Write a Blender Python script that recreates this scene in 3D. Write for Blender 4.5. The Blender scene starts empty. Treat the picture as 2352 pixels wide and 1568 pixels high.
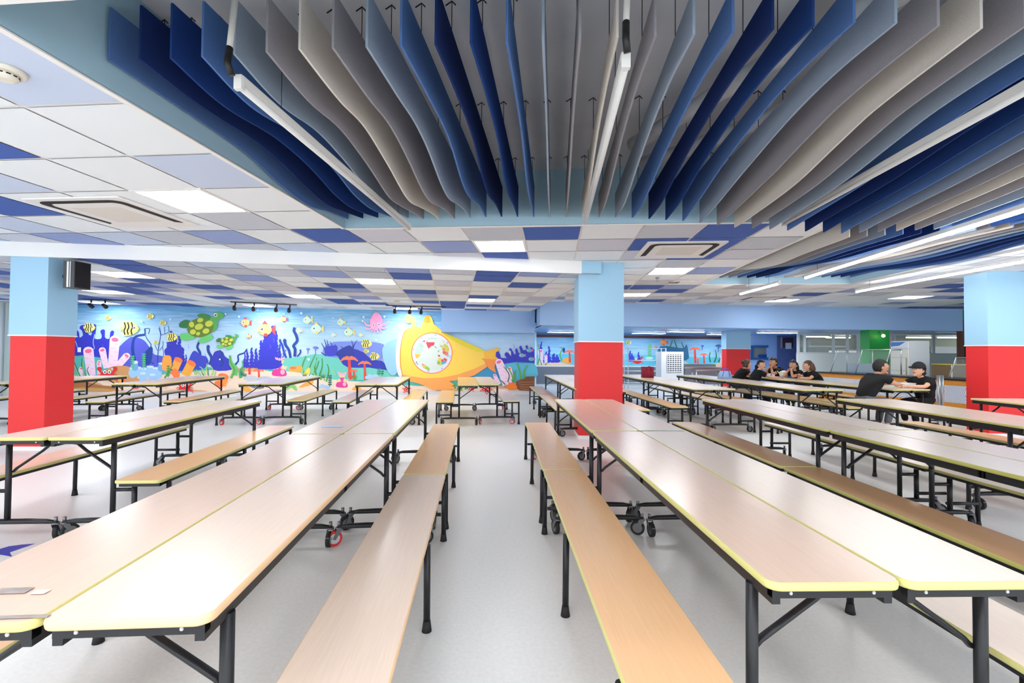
import bpy, bmesh, math, random
from mathutils import Vector, Matrix
from math import sin, cos, pi
random.seed(7)
COL = bpy.context.scene.collection

# ------------------------------------------------------------------ camera geometry
FPX, PITCH, ROLL, HC = 1061.65, .0194, .0081, 1.318
def ray(px, py):
    u = (px-1176)/FPX; v = (py-784)/FPX
    cr, sr = cos(ROLL), sin(ROLL)
    u, v = u*cr+v*sr, -u*sr+v*cr
    cp, sp = cos(PITCH), sin(PITCH)
    return Vector((u, cp+v*sp, sp-v*cp))
def at(px, py, z):
    """point of the horizontal plane z seen in the direction px, py"""
    r = ray(px, py); t = (z-HC)/r.z
    return Vector((r.x*t, r.y*t, z))
def atY(px, py, Y):
    r = ray(px, py); t = Y/r.y
    return Vector((r.x*t, Y, HC+r.z*t))
def on_wall(px, py, P, yaw, off=0.0):
    """point of the vertical plane through P whose horizontal direction is (cos yaw, sin yaw)"""
    n = Vector((sin(yaw), -cos(yaw), 0)); r = ray(px, py); o = Vector((0, 0, HC))
    Q = Vector(P)+n*off
    t = (Q-o).dot(n)/r.dot(n)
    return o+r*t

cam = bpy.data.cameras.new('camera'); camo = bpy.data.objects.new('camera', cam); COL.objects.link(camo)
cam.sensor_width = 36; cam.lens = FPX/2352*36; cam.clip_start = .05; cam.clip_end = 200
camo.matrix_world = Matrix.Translation((0, 0, HC)) @ Matrix.Rotation(pi/2+PITCH, 4, 'X') @ Matrix.Rotation(ROLL, 4, 'Z')
bpy.context.scene.camera = camo

# ------------------------------------------------------------------ materials
def srgb(c):
    return tuple((x/255/12.92 if x/255 <= .04045 else ((x/255+.055)/1.055)**2.4) for x in c)+(1,)
MATS = {}
def mat(name, c, rough=.5, metal=0, emit=0, noise=0, scale=40, spec=.5, coat=0, alpha=1, bump=0, ecol=None):
    if name in MATS: return MATS[name]
    m = bpy.data.materials.new(name); m.use_nodes = True
    nt = m.node_tree; b = nt.nodes['Principled BSDF']; col = srgb(c)
    b.inputs['Base Color'].default_value = col
    b.inputs['Roughness'].default_value = rough; b.inputs['Metallic'].default_value = metal
    b.inputs['Specular IOR Level'].default_value = spec
    b.inputs['Coat Weight'].default_value = coat; b.inputs['Coat Roughness'].default_value = .12
    if emit:
        b.inputs['Emission Color'].default_value = srgb(ecol or c); b.inputs['Emission Strength'].default_value = emit
    if alpha < 1:
        b.inputs['Alpha'].default_value = alpha
    if noise or bump:
        tc = nt.nodes.new('ShaderNodeTexCoord'); n = nt.nodes.new('ShaderNodeTexNoise')
        n.inputs['Scale'].default_value = scale; n.inputs['Detail'].default_value = 4
        nt.links.new(tc.outputs['Object'], n.inputs['Vector'])
        if noise:
            r = nt.nodes.new('ShaderNodeValToRGB')
            r.color_ramp.elements[0].position = .3; r.color_ramp.elements[1].position = .7
            r.color_ramp.elements[0].color = tuple(max(0, x*(1-noise)) for x in col[:3])+(1,)
            r.color_ramp.elements[1].color = tuple(min(1, x*(1+noise)) for x in col[:3])+(1,)
            nt.links.new(n.outputs['Fac'], r.inputs['Fac']); nt.links.new(r.outputs['Color'], b.inputs['Base Color'])
        if bump:
            bp = nt.nodes.new('ShaderNodeBump'); bp.inputs['Strength'].default_value = bump; bp.inputs['Distance'].default_value = .002
            nt.links.new(n.outputs['Fac'], bp.inputs['Height']); nt.links.new(bp.outputs['Normal'], b.inputs['Normal'])
    MATS[name] = m; return m
def wood(name, c, rough=.24):
    if name in MATS: return MATS[name]
    m = bpy.data.materials.new(name); m.use_nodes = True
    nt = m.node_tree; b = nt.nodes['Principled BSDF']; col = srgb(c)
    tc = nt.nodes.new('ShaderNodeTexCoord'); mp = nt.nodes.new('ShaderNodeMapping'); n = nt.nodes.new('ShaderNodeTexNoise')
    mp.inputs['Scale'].default_value = (60, 2.2, 60)
    n.inputs['Scale'].default_value = 3; n.inputs['Detail'].default_value = 6
    r = nt.nodes.new('ShaderNodeValToRGB'); r.color_ramp.elements[0].position = .35; r.color_ramp.elements[1].position = .65
    r.color_ramp.elements[0].color = tuple(x*.975 for x in col[:3])+(1,)
    r.color_ramp.elements[1].color = tuple(min(1, x*1.025) for x in col[:3])+(1,)
    nt.links.new(tc.outputs['Object'], mp.inputs['Vector']); nt.links.new(mp.outputs['Vector'], n.inputs['Vector'])
    nt.links.new(n.outputs['Fac'], r.inputs['Fac']); nt.links.new(r.outputs['Color'], b.inputs['Base Color'])
    b.inputs['Roughness'].default_value = rough; b.inputs['Specular IOR Level'].default_value = .6
    MATS[name] = m; return m

# ------------------------------------------------------------------ mesh helpers
def link(name, me, parent=None):
    o = bpy.data.objects.new(name, me); COL.objects.link(o)
    if parent: o.parent = parent
    return o
def build(name, bm, mats, parent=None, smooth=False, normals=True):
    if normals: bmesh.ops.recalc_face_normals(bm, faces=bm.faces)
    me = bpy.data.meshes.new(name); bm.to_mesh(me); bm.free()
    for m in (mats if isinstance(mats, (list, tuple)) else [mats]): me.materials.append(m)
    if smooth:
        for p in me.polygons: p.use_smooth = True
    return link(name, me, parent)
def tag(o, label=None, cat=None, group=None, kind=None):
    if label: o['label'] = label
    if cat: o['category'] = cat
    if group: o['group'] = group
    if kind: o['kind'] = kind
    return o
def thing(name, label, cat, loc=(0, 0, 0), rz=0, group=None):
    o = bpy.data.objects.new(name, None); COL.objects.link(o); o.location = loc; o.rotation_euler = (0, 0, rz)
    o.empty_display_size = .1
    return tag(o, label, cat, group)
def struct(o): o['kind'] = 'structure'; return o
def box(bm, x0, x1, y0, y1, z0, z1, mi=0, M=None):
    v = [bm.verts.new((x, y, z)) for z in (z0, z1) for x, y in ((x0, y0), (x1, y0), (x1, y1), (x0, y1))]
    if M is not None:
        for q in v: q.co = M @ q.co
    fs = [bm.faces.new([v[i] for i in f]) for f in ((3, 2, 1, 0), (4, 5, 6, 7), (0, 1, 5, 4), (1, 2, 6, 5), (2, 3, 7, 6), (3, 0, 4, 7))]
    for f in fs: f.material_index = mi
    return v
def bevel(bm, w, seg=2, ang=.6):
    es = [e for e in bm.edges if len(e.link_faces) == 2 and e.calc_face_angle(0) > ang]
    bmesh.ops.bevel(bm, geom=es, offset=w, segments=seg, affect='EDGES', profile=.5)
def frame_of(d):
    d = d.normalized(); a = Vector((0, 0, 1)) if abs(d.z) < .9 else Vector((1, 0, 0))
    u = d.cross(a).normalized(); return u, d.cross(u).normalized()
def tube(bm, pts, r, n=8, mi=0, flat=1.0, cap=True):
    """tube through pts; r a number or one radius per point; flat squashes the second cross axis"""
    pts = [Vector(p) for p in pts]; rs = r if isinstance(r, (list, tuple)) else [r]*len(pts)
    rings = []; pu = None
    for i, p in enumerate(pts):
        d = (pts[min(i+1, len(pts)-1)]-pts[max(i-1, 0)])
        if pu is None: u, w = frame_of(d)
        else:
            dn = d.normalized(); u = (pu-dn*pu.dot(dn)).normalized(); w = dn.cross(u)
        pu = u
        rings.append([bm.verts.new(p+u*cos(2*pi*k/n)*rs[i]+w*sin(2*pi*k/n)*rs[i]*flat) for k in range(n)])
    for a, b in zip(rings, rings[1:]):
        for k in range(n):
            f = bm.faces.new((a[k], a[(k+1) % n], b[(k+1) % n], b[k])); f.material_index = mi; f.smooth = True
    if cap:
        for rg in (rings[0][::-1], rings[-1]):
            f = bm.faces.new(rg); f.material_index = mi
def prism(bm, pts2, z0, z1, mi=0):
    lo = [bm.verts.new((x, y, z0)) for x, y in pts2]; hi = [bm.verts.new((x, y, z1)) for x, y in pts2]
    n = len(pts2)
    f = bm.faces.new(lo[::-1]); f.material_index = mi; f = bm.faces.new(hi); f.material_index = mi
    for i in range(n):
        f = bm.faces.new((lo[i], lo[(i+1) % n], hi[(i+1) % n], hi[i])); f.material_index = mi
def ellipsoid(bm, c, r, mi=0, u=14, v=9, M=None):
    g = bmesh.ops.create_uvsphere(bm, u_segments=u, v_segments=v, radius=1)
    for q in g['verts']:
        q.co = Vector((q.co.x*r[0], q.co.y*r[1], q.co.z*r[2]))
        if M is not None: q.co = M @ q.co
        q.co += Vector(c)
    for q in g['verts']:
        for f in q.link_faces: f.material_index = mi; f.smooth = True
    return g['verts']
def rrect(x0, x1, y0, y1, r, n=4):
    P = []
    for cx, cy, a in ((x1-r, y1-r, 0), (x0+r, y1-r, pi/2), (x0+r, y0+r, pi), (x1-r, y0+r, 1.5*pi)):
        P += [(cx+r*cos(a+pi/2*i/n), cy+r*sin(a+pi/2*i/n)) for i in range(n+1)]
    return P
def quick_box(name, x0, x1, y0, y1, z0, z1, m, parent=None, bv=0):
    bm = bmesh.new(); box(bm, x0, x1, y0, y1, z0, z1)
    if bv: bevel(bm, bv)
    return build(name, bm, m, parent)
def wall_slab(name, A, B, z0, z1, th, m, behind=True):
    """vertical slab whose visible face runs A -> B; thickness goes to the left of A->B"""
    A = Vector((A[0], A[1], 0)); B = Vector((B[0], B[1], 0)); d = (B-A).normalized(); n = Vector((-d.y, d.x, 0))*th
    bm = bmesh.new(); prism(bm, [(p.x, p.y) for p in (A, B, B+n, A+n)], z0, z1)
    return struct(build(name, bm, m))
LP, TG, WORLD, EXPO, SPOT, FARE = 15, 32, 1.8, 0.8, 12, 15
# ------------------------------------------------------------------ the setting
TP = .648; X1, Y1, YAW1, ZC1 = .0852, 4.893, .088, 2.646
X2, Y2, YAW2, ZC2 = -.582, 7.046, -.1276, 2.466
def g1(s, t):
    return (X1+s*cos(YAW1)+t*sin(YAW1), Y1-s*sin(YAW1)+t*cos(YAW1))
def g2(s, t):
    return (X2+s*cos(YAW2)+t*sin(YAW2), Y2-s*sin(YAW2)+t*cos(YAW2))
floor_m = mat('floor_vinyl', (227, 227, 223), .34, noise=.04, scale=55, spec=.5)
white_m = mat('ceiling_white', (238, 235, 232), .85); grid_m = mat('ceiling_grid', (232, 231, 230), .7)
tile_cols = {'W': (233, 240, 245), 'L': (208, 212, 224), 'G': (196, 203, 214), 'P': (150, 168, 216), 'B': (66, 98, 176), 'K': (198, 212, 236)}
tile_m = [mat('tile_'+k, v, .9, noise=.015, scale=300) for k, v in tile_cols.items()]
TI = {k: i for i, k in enumerate(tile_cols)}
lblue = mat('wall_light_blue', (160, 205, 232), .55, noise=.02, scale=150)
pblue = mat('soffit_blue', (160, 196, 240), .6, noise=.03, scale=150)
red_m = mat('pillar_red', (226, 38, 40), .5, noise=.03, scale=200)
trim_m = mat('trim_white', (238, 238, 236), .5)

bm = bmesh.new(); box(bm, -14, 20, -4, 24, -.1, 0); struct(build('floor', bm, floor_m))

def clip(poly, a, b, c):
    """keep the part where a*x+b*y+c >= 0"""
    out = []
    for i in range(len(poly)):
        p, q = poly[i], poly[(i+1) % len(poly)]
        dp, dq = a*p[0]+b*p[1]+c, a*q[0]+b*q[1]+c
        if dp >= 0: out.append(p)
        if (dp >= 0) != (dq >= 0):
            t = dp/(dp-dq); out.append((p[0]+(q[0]-p[0])*t, p[1]+(q[1]-p[1])*t))
    return out if len(out) > 2 else []
def half(A, B):
    """line A->B, positive on its left"""
    dx, dy = B[0]-A[0], B[1]-A[1]; return (-dy, dx, dy*A[0]-dx*A[1])
FA, FB = (-14.0, 4.82), (1.02, 6.80)           # front edge of the lower ceiling
RA, RB = (1.30, 6.84), (.62, 12.9)             # its right-hand edge
SA, SB = (.75, 12.48), (13.42, 13.75)          # face of the long blue soffit
WP, WYAW = (-2.28, 13.68, 0), .125             # painted wall
def wall_y(x): return WP[1]+(x-WP[0])*math.tan(WYAW)
F_up = half(FA, (FB[0]+.3, FB[1]+.3*(FB[1]-FA[1])/(FB[0]-FA[0]))); neg = lambda h: tuple(-x for x in h)
R_left = half(RA, RB); S_front = neg(half(SA, SB))
W_front = neg(half((WP[0], WP[1]), (WP[0]+1, WP[1]+math.tan(WYAW))))
OPEN = [(-3*TP, 5*TP, -3.3, 0), (5*TP, 9.25*TP, -3.3, 4.45)]
def minus(r, o):
    s0, s1, t0, t1 = r; a0, a1, b0, b1 = o
    if a0 >= s1 or a1 <= s0 or b0 >= t1 or b1 <= t0: return [r]
    out = []
    if a0 > s0: out.append((s0, a0, t0, t1)); s0 = a0
    if a1 < s1: out.append((a1, s1, t0, t1)); s1 = a1
    if b0 > t0: out.append((s0, s1, t0, b0))
    if b1 < t1: out.append((s0, s1, b1, t1))
    return [q for q in out if q[1]-q[0] > 1e-4 and q[3]-q[2] > 1e-4]
PAN1 = [(-5, -2), (-1, 1), (3, 4), (3, 9), (9, 11), (13, 10), (7, -8), (-1, -8), (3, -12), (-5, -8), (11, 2), (-9, 3 - 6), (14, 5), (-9, -9), (11, -5), (1, -9), (-3, -9), (-7, -8), (5, -8), (1, -12)]  # rows behind the camera are unseen panels added to light the front
PAN2 = [(-3, 1), (-6, 5), (0, 5), (-9, 1), (-12, 5), (-15, 9), (-9, 9), (-3, 9), (-15, 2)]
C1 = {(-4, 0): 'B', (-3, 0): 'L', (-2, 0): 'W', (-1, 0): 'G', (0, 0): 'B', (1, 0): 'W', (2, 0): 'G', (3, 0): 'B', (4, 0): 'W',
      (-5, 1): 'K', (-4, 1): 'W', (-3, 1): 'W', (-2, 1): 'P', (0, 1): 'W', (1, 1): 'L', (4, 1): 'G', (3, 3): 'G', (4, 3): 'W', (2, 3): 'W',
      (4, 4): 'P', (2, 4): 'W', (3, 5): 'W', (4, 5): 'W', (3, 6): 'G', (4, 6): 'W', (3, 7): 'B', (4, 7): 'P', (2, 7): 'B', (3, 8): 'L', (4, 8): 'B', (4, 9): 'W',
      (5, 9): 'G', (5, 8): 'W', (4, 10): 'L', (5, 10): 'W', (6, 9): 'W', (4, 11): 'B', (5, 11): 'L', (6, 10): 'G', (7, 9): 'L',
      (-6, 0): 'P', (-5, 0): 'W', (-7, 0): 'G', (-8, 0): 'K', (-9, 0): 'P', (-10, 0): 'L', (-5, -1): 'G', (-4, -1): 'W', (-4, -2): 'W', (-6, -1): 'W',
      (-4, -3): 'K', (-5, -3): 'W', (-6, -3): 'W', (-7, -3): 'K', (-6, -4): 'B', (-8, -2): 'B', (-4, -4): 'W', (-5, -4): 'W', (-7, -4): 'W', (-4, -5): 'K', (-5, -5): 'W',
      (-5, -6): 'P', (-4, -6): 'P', (-3, -6): 'P', (-2, -6): 'B', (-3, -5): 'P', (-2, -5): 'P', (-1, -5): 'P', (-6, -2): 'W', (-7, -1): 'W', (-7, -2): 'W', (-8, -1): 'W', (-9, -1): 'K',
      (-9, -2): 'W', (-8, -3): 'W', (2, 5): 'W', (2, 6): 'W', (5, 7): 'W', (6, 7): 'G', (7, 7): 'L', (8, 7): 'W', (9, 7): 'W', (10, 8): 'P', (11, 7): 'G', (12, 7): 'B', (13, 8): 'B'}
C2 = {(0, 0): 'B', (-1, 0): 'W', (-2, 0): 'B', (-3, 0): 'G', (-4, 0): 'P', (-5, 0): 'L', (-8, 0): 'B', (-1, 1): 'L', (0, 1): 'W', (1, 1): 'B', (-2, 1): 'W', (-4, 1): 'W',
      (-9, 2): 'B', (-10, 3): 'B', (-11, 4): 'B', (-4, 2): 'B', (-5, 3): 'B', (-4, 3): 'P', (-1, 3): 'G', (-2, 3): 'B', (1, 3): 'L', (0, 3): 'W', (2, 4): 'G', (0, 4): 'B',
      (-1, 6): 'B', (0, 7): 'B', (1, 6): 'L', (-3, 4): 'G', (-4, 4): 'L', (-1, 4): 'W', (-1, 5): 'W', (-9, 3): 'P', (-10, 4): 'P', (-3, 2): 'W', (-3, 3): 'W', (-2, 2): 'W', (-6, 2): 'L',
      (0, 2): 'W', (1, 2): 'W', (1, 4): 'W', (-5, 1): 'W', (-5, 2): 'W', (-6, 1): 'P', (-7, 1): 'W', (-7, 2): 'L', (-8, 2): 'W', (1, 0): 'W', (2, 0): 'W', (2, 1): 'W', (2, 2): 'W', (2, 3): 'W'}
def ceiling(name, G, z, spec, pans, rng, parts, opens, dens):
    rnd = random.Random(5); bm = bmesh.new()
    for k in range(rng[0], rng[1]):
        for n in range(rng[2], rng[3]):
            if (k, n) in pans: continue
            c = spec.get((k, n)) or rnd.choices('WLGPBK', dens)[0]
            for lo, hi, dz, mi in ((0, 0, .006, len(tile_m)), (.012, .012, 0, TI[c])):
                rs = [(k*TP+lo, (k+1)*TP-hi, n*TP+lo, (n+1)*TP-hi)]
                for o in opens: rs = [q for r in rs for q in minus(r, o)]
                for s0, s1, t0, t1 in rs:
                    base = [G(s0, t0), G(s1, t0), G(s1, t1), G(s0, t1)]
                    for hs in parts:
                        p = base
                        for h in hs:
                            p = clip(p, *h) if p else []
                        if p and len(p) > 2:
                            vs = [bm.verts.new((x, y, z+dz)) for x, y in p]
                            try: f = bm.faces.new(vs[::-1]); f.material_index = mi
                            except ValueError: pass
    return struct(build(name, bm, tile_m+[grid_m], normals=False))
ceiling('ceiling', g1, ZC1, C1, PAN1, (-22, 30, -14, 16), [[neg(F_up)], [F_up, neg(R_left), S_front]], OPEN, (60, 12, 12, 6, 8, 4))
ceiling('ceiling_lowered', g2, ZC2, C2, PAN2, (-22, 4, -5, 12), [[F_up, R_left, W_front]], [], (34, 14, 14, 14, 18, 6))
# solid roof above everything, so no daylight comes through the tile joints
bm = bmesh.new(); box(bm, -14.5, 20, -4, 24, 3.24, 3.3); struct(build('ceiling_slab', bm, mat('slab_grey', (196, 202, 210), .9, noise=.05, scale=3)))
def panel_pts(G, k, n, ins): return [G(k*TP+ins, n*TP+ins), G((k+1)*TP-ins, n*TP+ins), G((k+1)*TP-ins, (n+1)*TP-ins), G(k*TP+ins, (n+1)*TP-ins)]
glow = mat('panel_glow', (255, 255, 255), .5, emit=LP, ecol=(250, 250, 255))
glow_b = mat('panel_glow_unseen', (255, 255, 255), .5, emit=LP*.9, ecol=(250, 250, 255))
PL = {(1, -5, -2): 'left of the baffle recess', (1, -1, 1): 'between the baffle recess and the white ceiling step',
      (1, 3, 4): 'right of the middle pillar, behind the cassette', (1, 3, 9): 'just right of the central pillar near the blue soffit',
      (1, 9, 11): 'nearest the long blue soffit, below the lit tube', (1, 13, 10): 'over the right side, beyond the lit tubes',
      (2, -3, 1): 'in the lowered ceiling, in the middle left of the central pillar', (2, -6, 5): 'in the lowered ceiling, right above the middle track light',
      (2, 0, 5): 'in the lowered ceiling above the submarine tail', (2, -9, 1): 'just right of the black speaker',
      (2, -12, 5): 'in the lowered ceiling, second one right of the left pillar', (2, -15, 9): 'behind the left track light next to the painted wall',
      (2, -9, 9): 'behind the middle track light next to the painted wall', (2, -3, 9): 'behind the right track light next to the painted wall'}
for z_i, G, z, ps in ((1, g1, ZC1, PAN1), (2, g2, ZC2, PAN2)):
    for k, n in ps:
        c = G((k+.5)*TP, (n+.5)*TP)
        lab = PL.get((z_i, k, n))
        t = thing('ceiling_light', 'square glowing panel light '+(lab or 'added outside the view for light, at grid place %d' % (abs(k)*20+abs(n))), 'ceiling light', (c[0], c[1], z), group='square ceiling panel lights')
        for nm, ins, ins2, m, z0, z1 in (('light_frame', .0, .03, trim_m, -.004, .05), ('diffuser', .03, 0, glow_b if n < -5 else glow, .004, .012)):
            P = [(x-c[0], y-c[1]) for x, y in panel_pts(G, k, n, ins)]
            bm = bmesh.new()
            if ins2:
                Q = [(x-c[0], y-c[1]) for x, y in panel_pts(G, k, n, ins2)]
                for i in range(4):
                    j = (i+1) % 4; prism(bm, [P[i], P[j], Q[j], Q[i]], z0, z1)
            else: prism(bm, P, z0, z1)
            build(nm, bm, m, t)
        bm = bmesh.new(); prism(bm, [(x-c[0], y-c[1]) for x, y in panel_pts(G, k, n, 0)], .05, .06); build('housing', bm, trim_m, t)
# fascia of the ceiling step, opening fascias and trims
bm = bmesh.new(); d = Vector((FB[0]-FA[0], FB[1]-FA[1], 0)).normalized(); n_ = Vector((-d.y, d.x, 0))
prism(bm, [(FA[0], FA[1]), (FB[0], FB[1]), (FB[0]+n_.x*.02, FB[1]+n_.y*.02), (FA[0]+n_.x*.02, FA[1]+n_.y*.02)], ZC2-.004, ZC1+.06)
struct(build('trim_1', bm, mat('fascia_white', (238, 240, 240), .6)))
bm = bmesh.new(); prism(bm, [(FB[0], FB[1]), (RA[0], RA[1]), (RA[0]+.02, RA[1]+.02), (FB[0]+.02, FB[1]+.03)], ZC2, ZC1+.02)
prism(bm, [(RA[0], RA[1]), (RB[0], RB[1]), (RB[0]+.02, RB[1]), (RA[0]+.02, RA[1])], ZC2, ZC1+.02); struct(build('trim_2', bm, lblue))
def fascia(name, a, b, m, z0=ZC1, z1=3.24, th=.02):
    A, B = g1(*a), g1(*b); dd = Vector((B[0]-A[0], B[1]-A[1], 0)).normalized(); nn = Vector((-dd.y, dd.x, 0))*th
    bm = bmesh.new(); prism(bm, [A, B, (B[0]+nn.x, B[1]+nn.y), (A[0]+nn.x, A[1]+nn.y)], z0, z1); return struct(build(name, bm, m))
s0, s1, s2 = -3*TP, 5*TP, 9.25*TP; ta, tb, tc_ = -3.3, 0, 4.45
fas = mat('fascia_blue', (166, 202, 220), .7)
edge = [((s0, ta), (s0, tb)), ((s0, tb), (s1, tb)), ((s1, tb), (s1, tc_)), ((s1, tc_), (s2, tc_)), ((s2, tc_), (s2, ta)), ((s2, ta), (s0, ta))]
for i, (a, b) in enumerate(edge):
    fascia('trim_%d' % (3+i), a, b, fas); fascia('trim_%d' % (10+i), a, b, trim_m, ZC1-.008, ZC1+.006, .035)
# painted wall and the walls around
wdir = Vector((cos(WYAW), sin(WYAW), 0))
def wpt(x): return (x, wall_y(x))
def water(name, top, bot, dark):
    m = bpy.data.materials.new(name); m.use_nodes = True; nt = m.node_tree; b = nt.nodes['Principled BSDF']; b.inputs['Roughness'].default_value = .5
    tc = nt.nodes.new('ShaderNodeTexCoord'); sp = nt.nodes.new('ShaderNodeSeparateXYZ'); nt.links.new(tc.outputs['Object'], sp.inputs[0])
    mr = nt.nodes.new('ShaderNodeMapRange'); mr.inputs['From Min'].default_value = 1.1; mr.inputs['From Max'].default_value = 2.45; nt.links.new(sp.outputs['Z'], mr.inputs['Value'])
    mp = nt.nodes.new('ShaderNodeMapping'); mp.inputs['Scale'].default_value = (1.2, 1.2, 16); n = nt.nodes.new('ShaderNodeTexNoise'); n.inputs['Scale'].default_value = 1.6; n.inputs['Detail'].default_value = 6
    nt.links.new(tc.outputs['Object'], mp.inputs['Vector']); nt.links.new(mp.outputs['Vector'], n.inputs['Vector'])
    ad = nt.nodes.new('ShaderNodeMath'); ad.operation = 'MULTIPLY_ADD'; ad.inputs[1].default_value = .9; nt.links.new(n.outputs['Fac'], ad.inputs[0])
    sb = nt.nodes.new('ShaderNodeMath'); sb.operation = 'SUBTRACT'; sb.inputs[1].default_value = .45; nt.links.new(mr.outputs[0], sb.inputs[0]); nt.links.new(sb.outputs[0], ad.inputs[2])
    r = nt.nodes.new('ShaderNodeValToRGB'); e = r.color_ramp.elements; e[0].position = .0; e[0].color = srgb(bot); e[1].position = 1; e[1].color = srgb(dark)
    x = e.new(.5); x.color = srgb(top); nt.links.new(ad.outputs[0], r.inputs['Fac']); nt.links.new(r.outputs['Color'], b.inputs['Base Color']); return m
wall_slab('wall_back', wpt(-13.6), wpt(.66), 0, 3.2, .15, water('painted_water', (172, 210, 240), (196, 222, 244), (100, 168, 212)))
wall_slab('wall_left', (-13.5, 3.0), (-13.5, 12.6), 0, 3.2, -.15, mat('wall_pale', (226, 234, 240), .6))
wall_slab('baseboard_back', (wpt(-13.5)[0]+.003, wpt(-13.5)[1]-.014), (wpt(.65)[0]+.002, wpt(.65)[1]-.014), 0, .10, .02, mat('base_grey', (216, 214, 214), .5))
# small soffit over the submarine tail
P0, P1 = Vector((-2.02, 13.17, 0)), Vector((.66, 13.50, 0)); nn = Vector((-sin(WYAW), cos(WYAW), 0))*.52
bm = bmesh.new(); prism(bm, [(P0.x, P0.y), (P1.x, P1.y), (P1.x+nn.x, P1.y+nn.y), (P0.x+nn.x, P0.y+nn.y)], 1.835, 2.6); struct(build('ceiling_soffit_small', bm, pblue))
# long soffit, side return, low ceiling beyond
sd = Vector((SB[0]-SA[0], SB[1]-SA[1], 0)).normalized(); sn_ = Vector((-sd.y, sd.x, 0))
bm = bmesh.new(); A, B = Vector((*SA, 0)), Vector((*SB, 0)); prism(bm, [(p.x, p.y) for p in (A, B, B+sn_*.5, A+sn_*.5)], 2.005, 3.2); struct(build('ceiling_soffit_long', bm, pblue))
wall_slab('wall_return', (.66, 14.05), (.88, 17.52), 0, 3.2, .12, lblue)
bm = bmesh.new(); prism(bm, [(.62, 12.98), (13.4, 14.2), (20, 14.9), (20, 23), (.9, 23)], 2.005, 2.1); struct(build('ceiling_low', bm, mat('low_ceiling_blue', (122, 160, 216), .25, noise=.05, scale=2)))
FW, FWY = (.89, 17.5, 0), .1
fpt = lambda x: (x, FW[1]+(x-FW[0])*math.tan(FWY))
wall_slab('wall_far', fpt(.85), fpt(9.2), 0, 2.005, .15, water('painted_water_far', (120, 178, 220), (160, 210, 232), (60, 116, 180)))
wall_slab('trim_20', (fpt(.9)[0], fpt(.9)[1]-.04), (fpt(8.5)[0], fpt(8.5)[1]-.04), 1.83, 1.93, .04, mat('beam_maroon', (74, 30, 48), .5))
wall_slab('trim_21', (fpt(.9)[0], fpt(.9)[1]-.03), (fpt(8.5)[0], fpt(8.5)[1]-.03), .06, .72, .03, mat('dado_grey', (112, 118, 130), .7, noise=.08, scale=60))
wall_slab('trim_22', (fpt(.9)[0], fpt(.9)[1]-.04), (fpt(8.5)[0], fpt(8.5)[1]-.04), .72, .745, .04, trim_m)
wall_slab('baseboard_far', (fpt(.9)[0], fpt(.9)[1]-.04), (fpt(8.5)[0], fpt(8.5)[1]-.04), 0, .06, .04, mat('base_light', (200, 206, 214), .5))
quick_box('trim_23', .84, .92, 17.40, 17.46, 0, 2.0, trim_m)['kind'] = 'structure'
HWA = (8.6, fpt(8.6)[1]-.06); wall_slab('wall_hatch', HWA, (11.45, fpt(11.45)[1]-.06), 0, 2.005, .12, pblue)
# pillars: red below, pale blue cladding above, white bead between
def pillar(i, c, w, dpt, yaw, ztop, label, split=1.46, base=True):
    M = Matrix.Translation(c) @ Matrix.Rotation(yaw, 4, 'Z'); a, b = w/2, dpt/2
    bm = bmesh.new(); box(bm, -a, a, -b, b, 0, split, 0, M); box(bm, -a-.012, a+.012, -b-.012, b+.012, split, ztop, 1, M)
    box(bm, -a-.018, a+.018, -b-.018, b+.018, split-.008, split+.008, 2, M)
    if base: box(bm, -a-.006, a+.006, -b-.006, b+.006, 0, .05, 2, M)
    o = struct(build('wall_pillar', bm, [red_m, lblue, trim_m])); o['label'] = label; return o
pillar(1, (1.018+.33, 6.955+.325, 0), .655, .65, -.03, ZC1+.05, 'square pillar, red below and pale blue above, near the middle')
pillar(2, (-6.17, 5.89+.2, 0), .446, .40, .03, ZC1, 'square pillar, red below and pale blue above, at the left with a speaker')
pillar(3, (8.17, 7.6, 0), .95, .42, -.12, ZC1+.05, 'square pillar, red below and pale blue above, at the right edge')
pillar(4, (7.34, 15.15, 0), .79, .3, .05, 2.01, 'distant square pillar, red below and pale blue above, behind the seated group', 1.43)
bm = bmesh.new(); prism(bm, [(.75, 12.48), (.80, 12.48), (.74, 14.05), (.69, 14.05)], 2.005, 3.2); struct(build('ceiling_soffit_side', bm, pblue))
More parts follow.
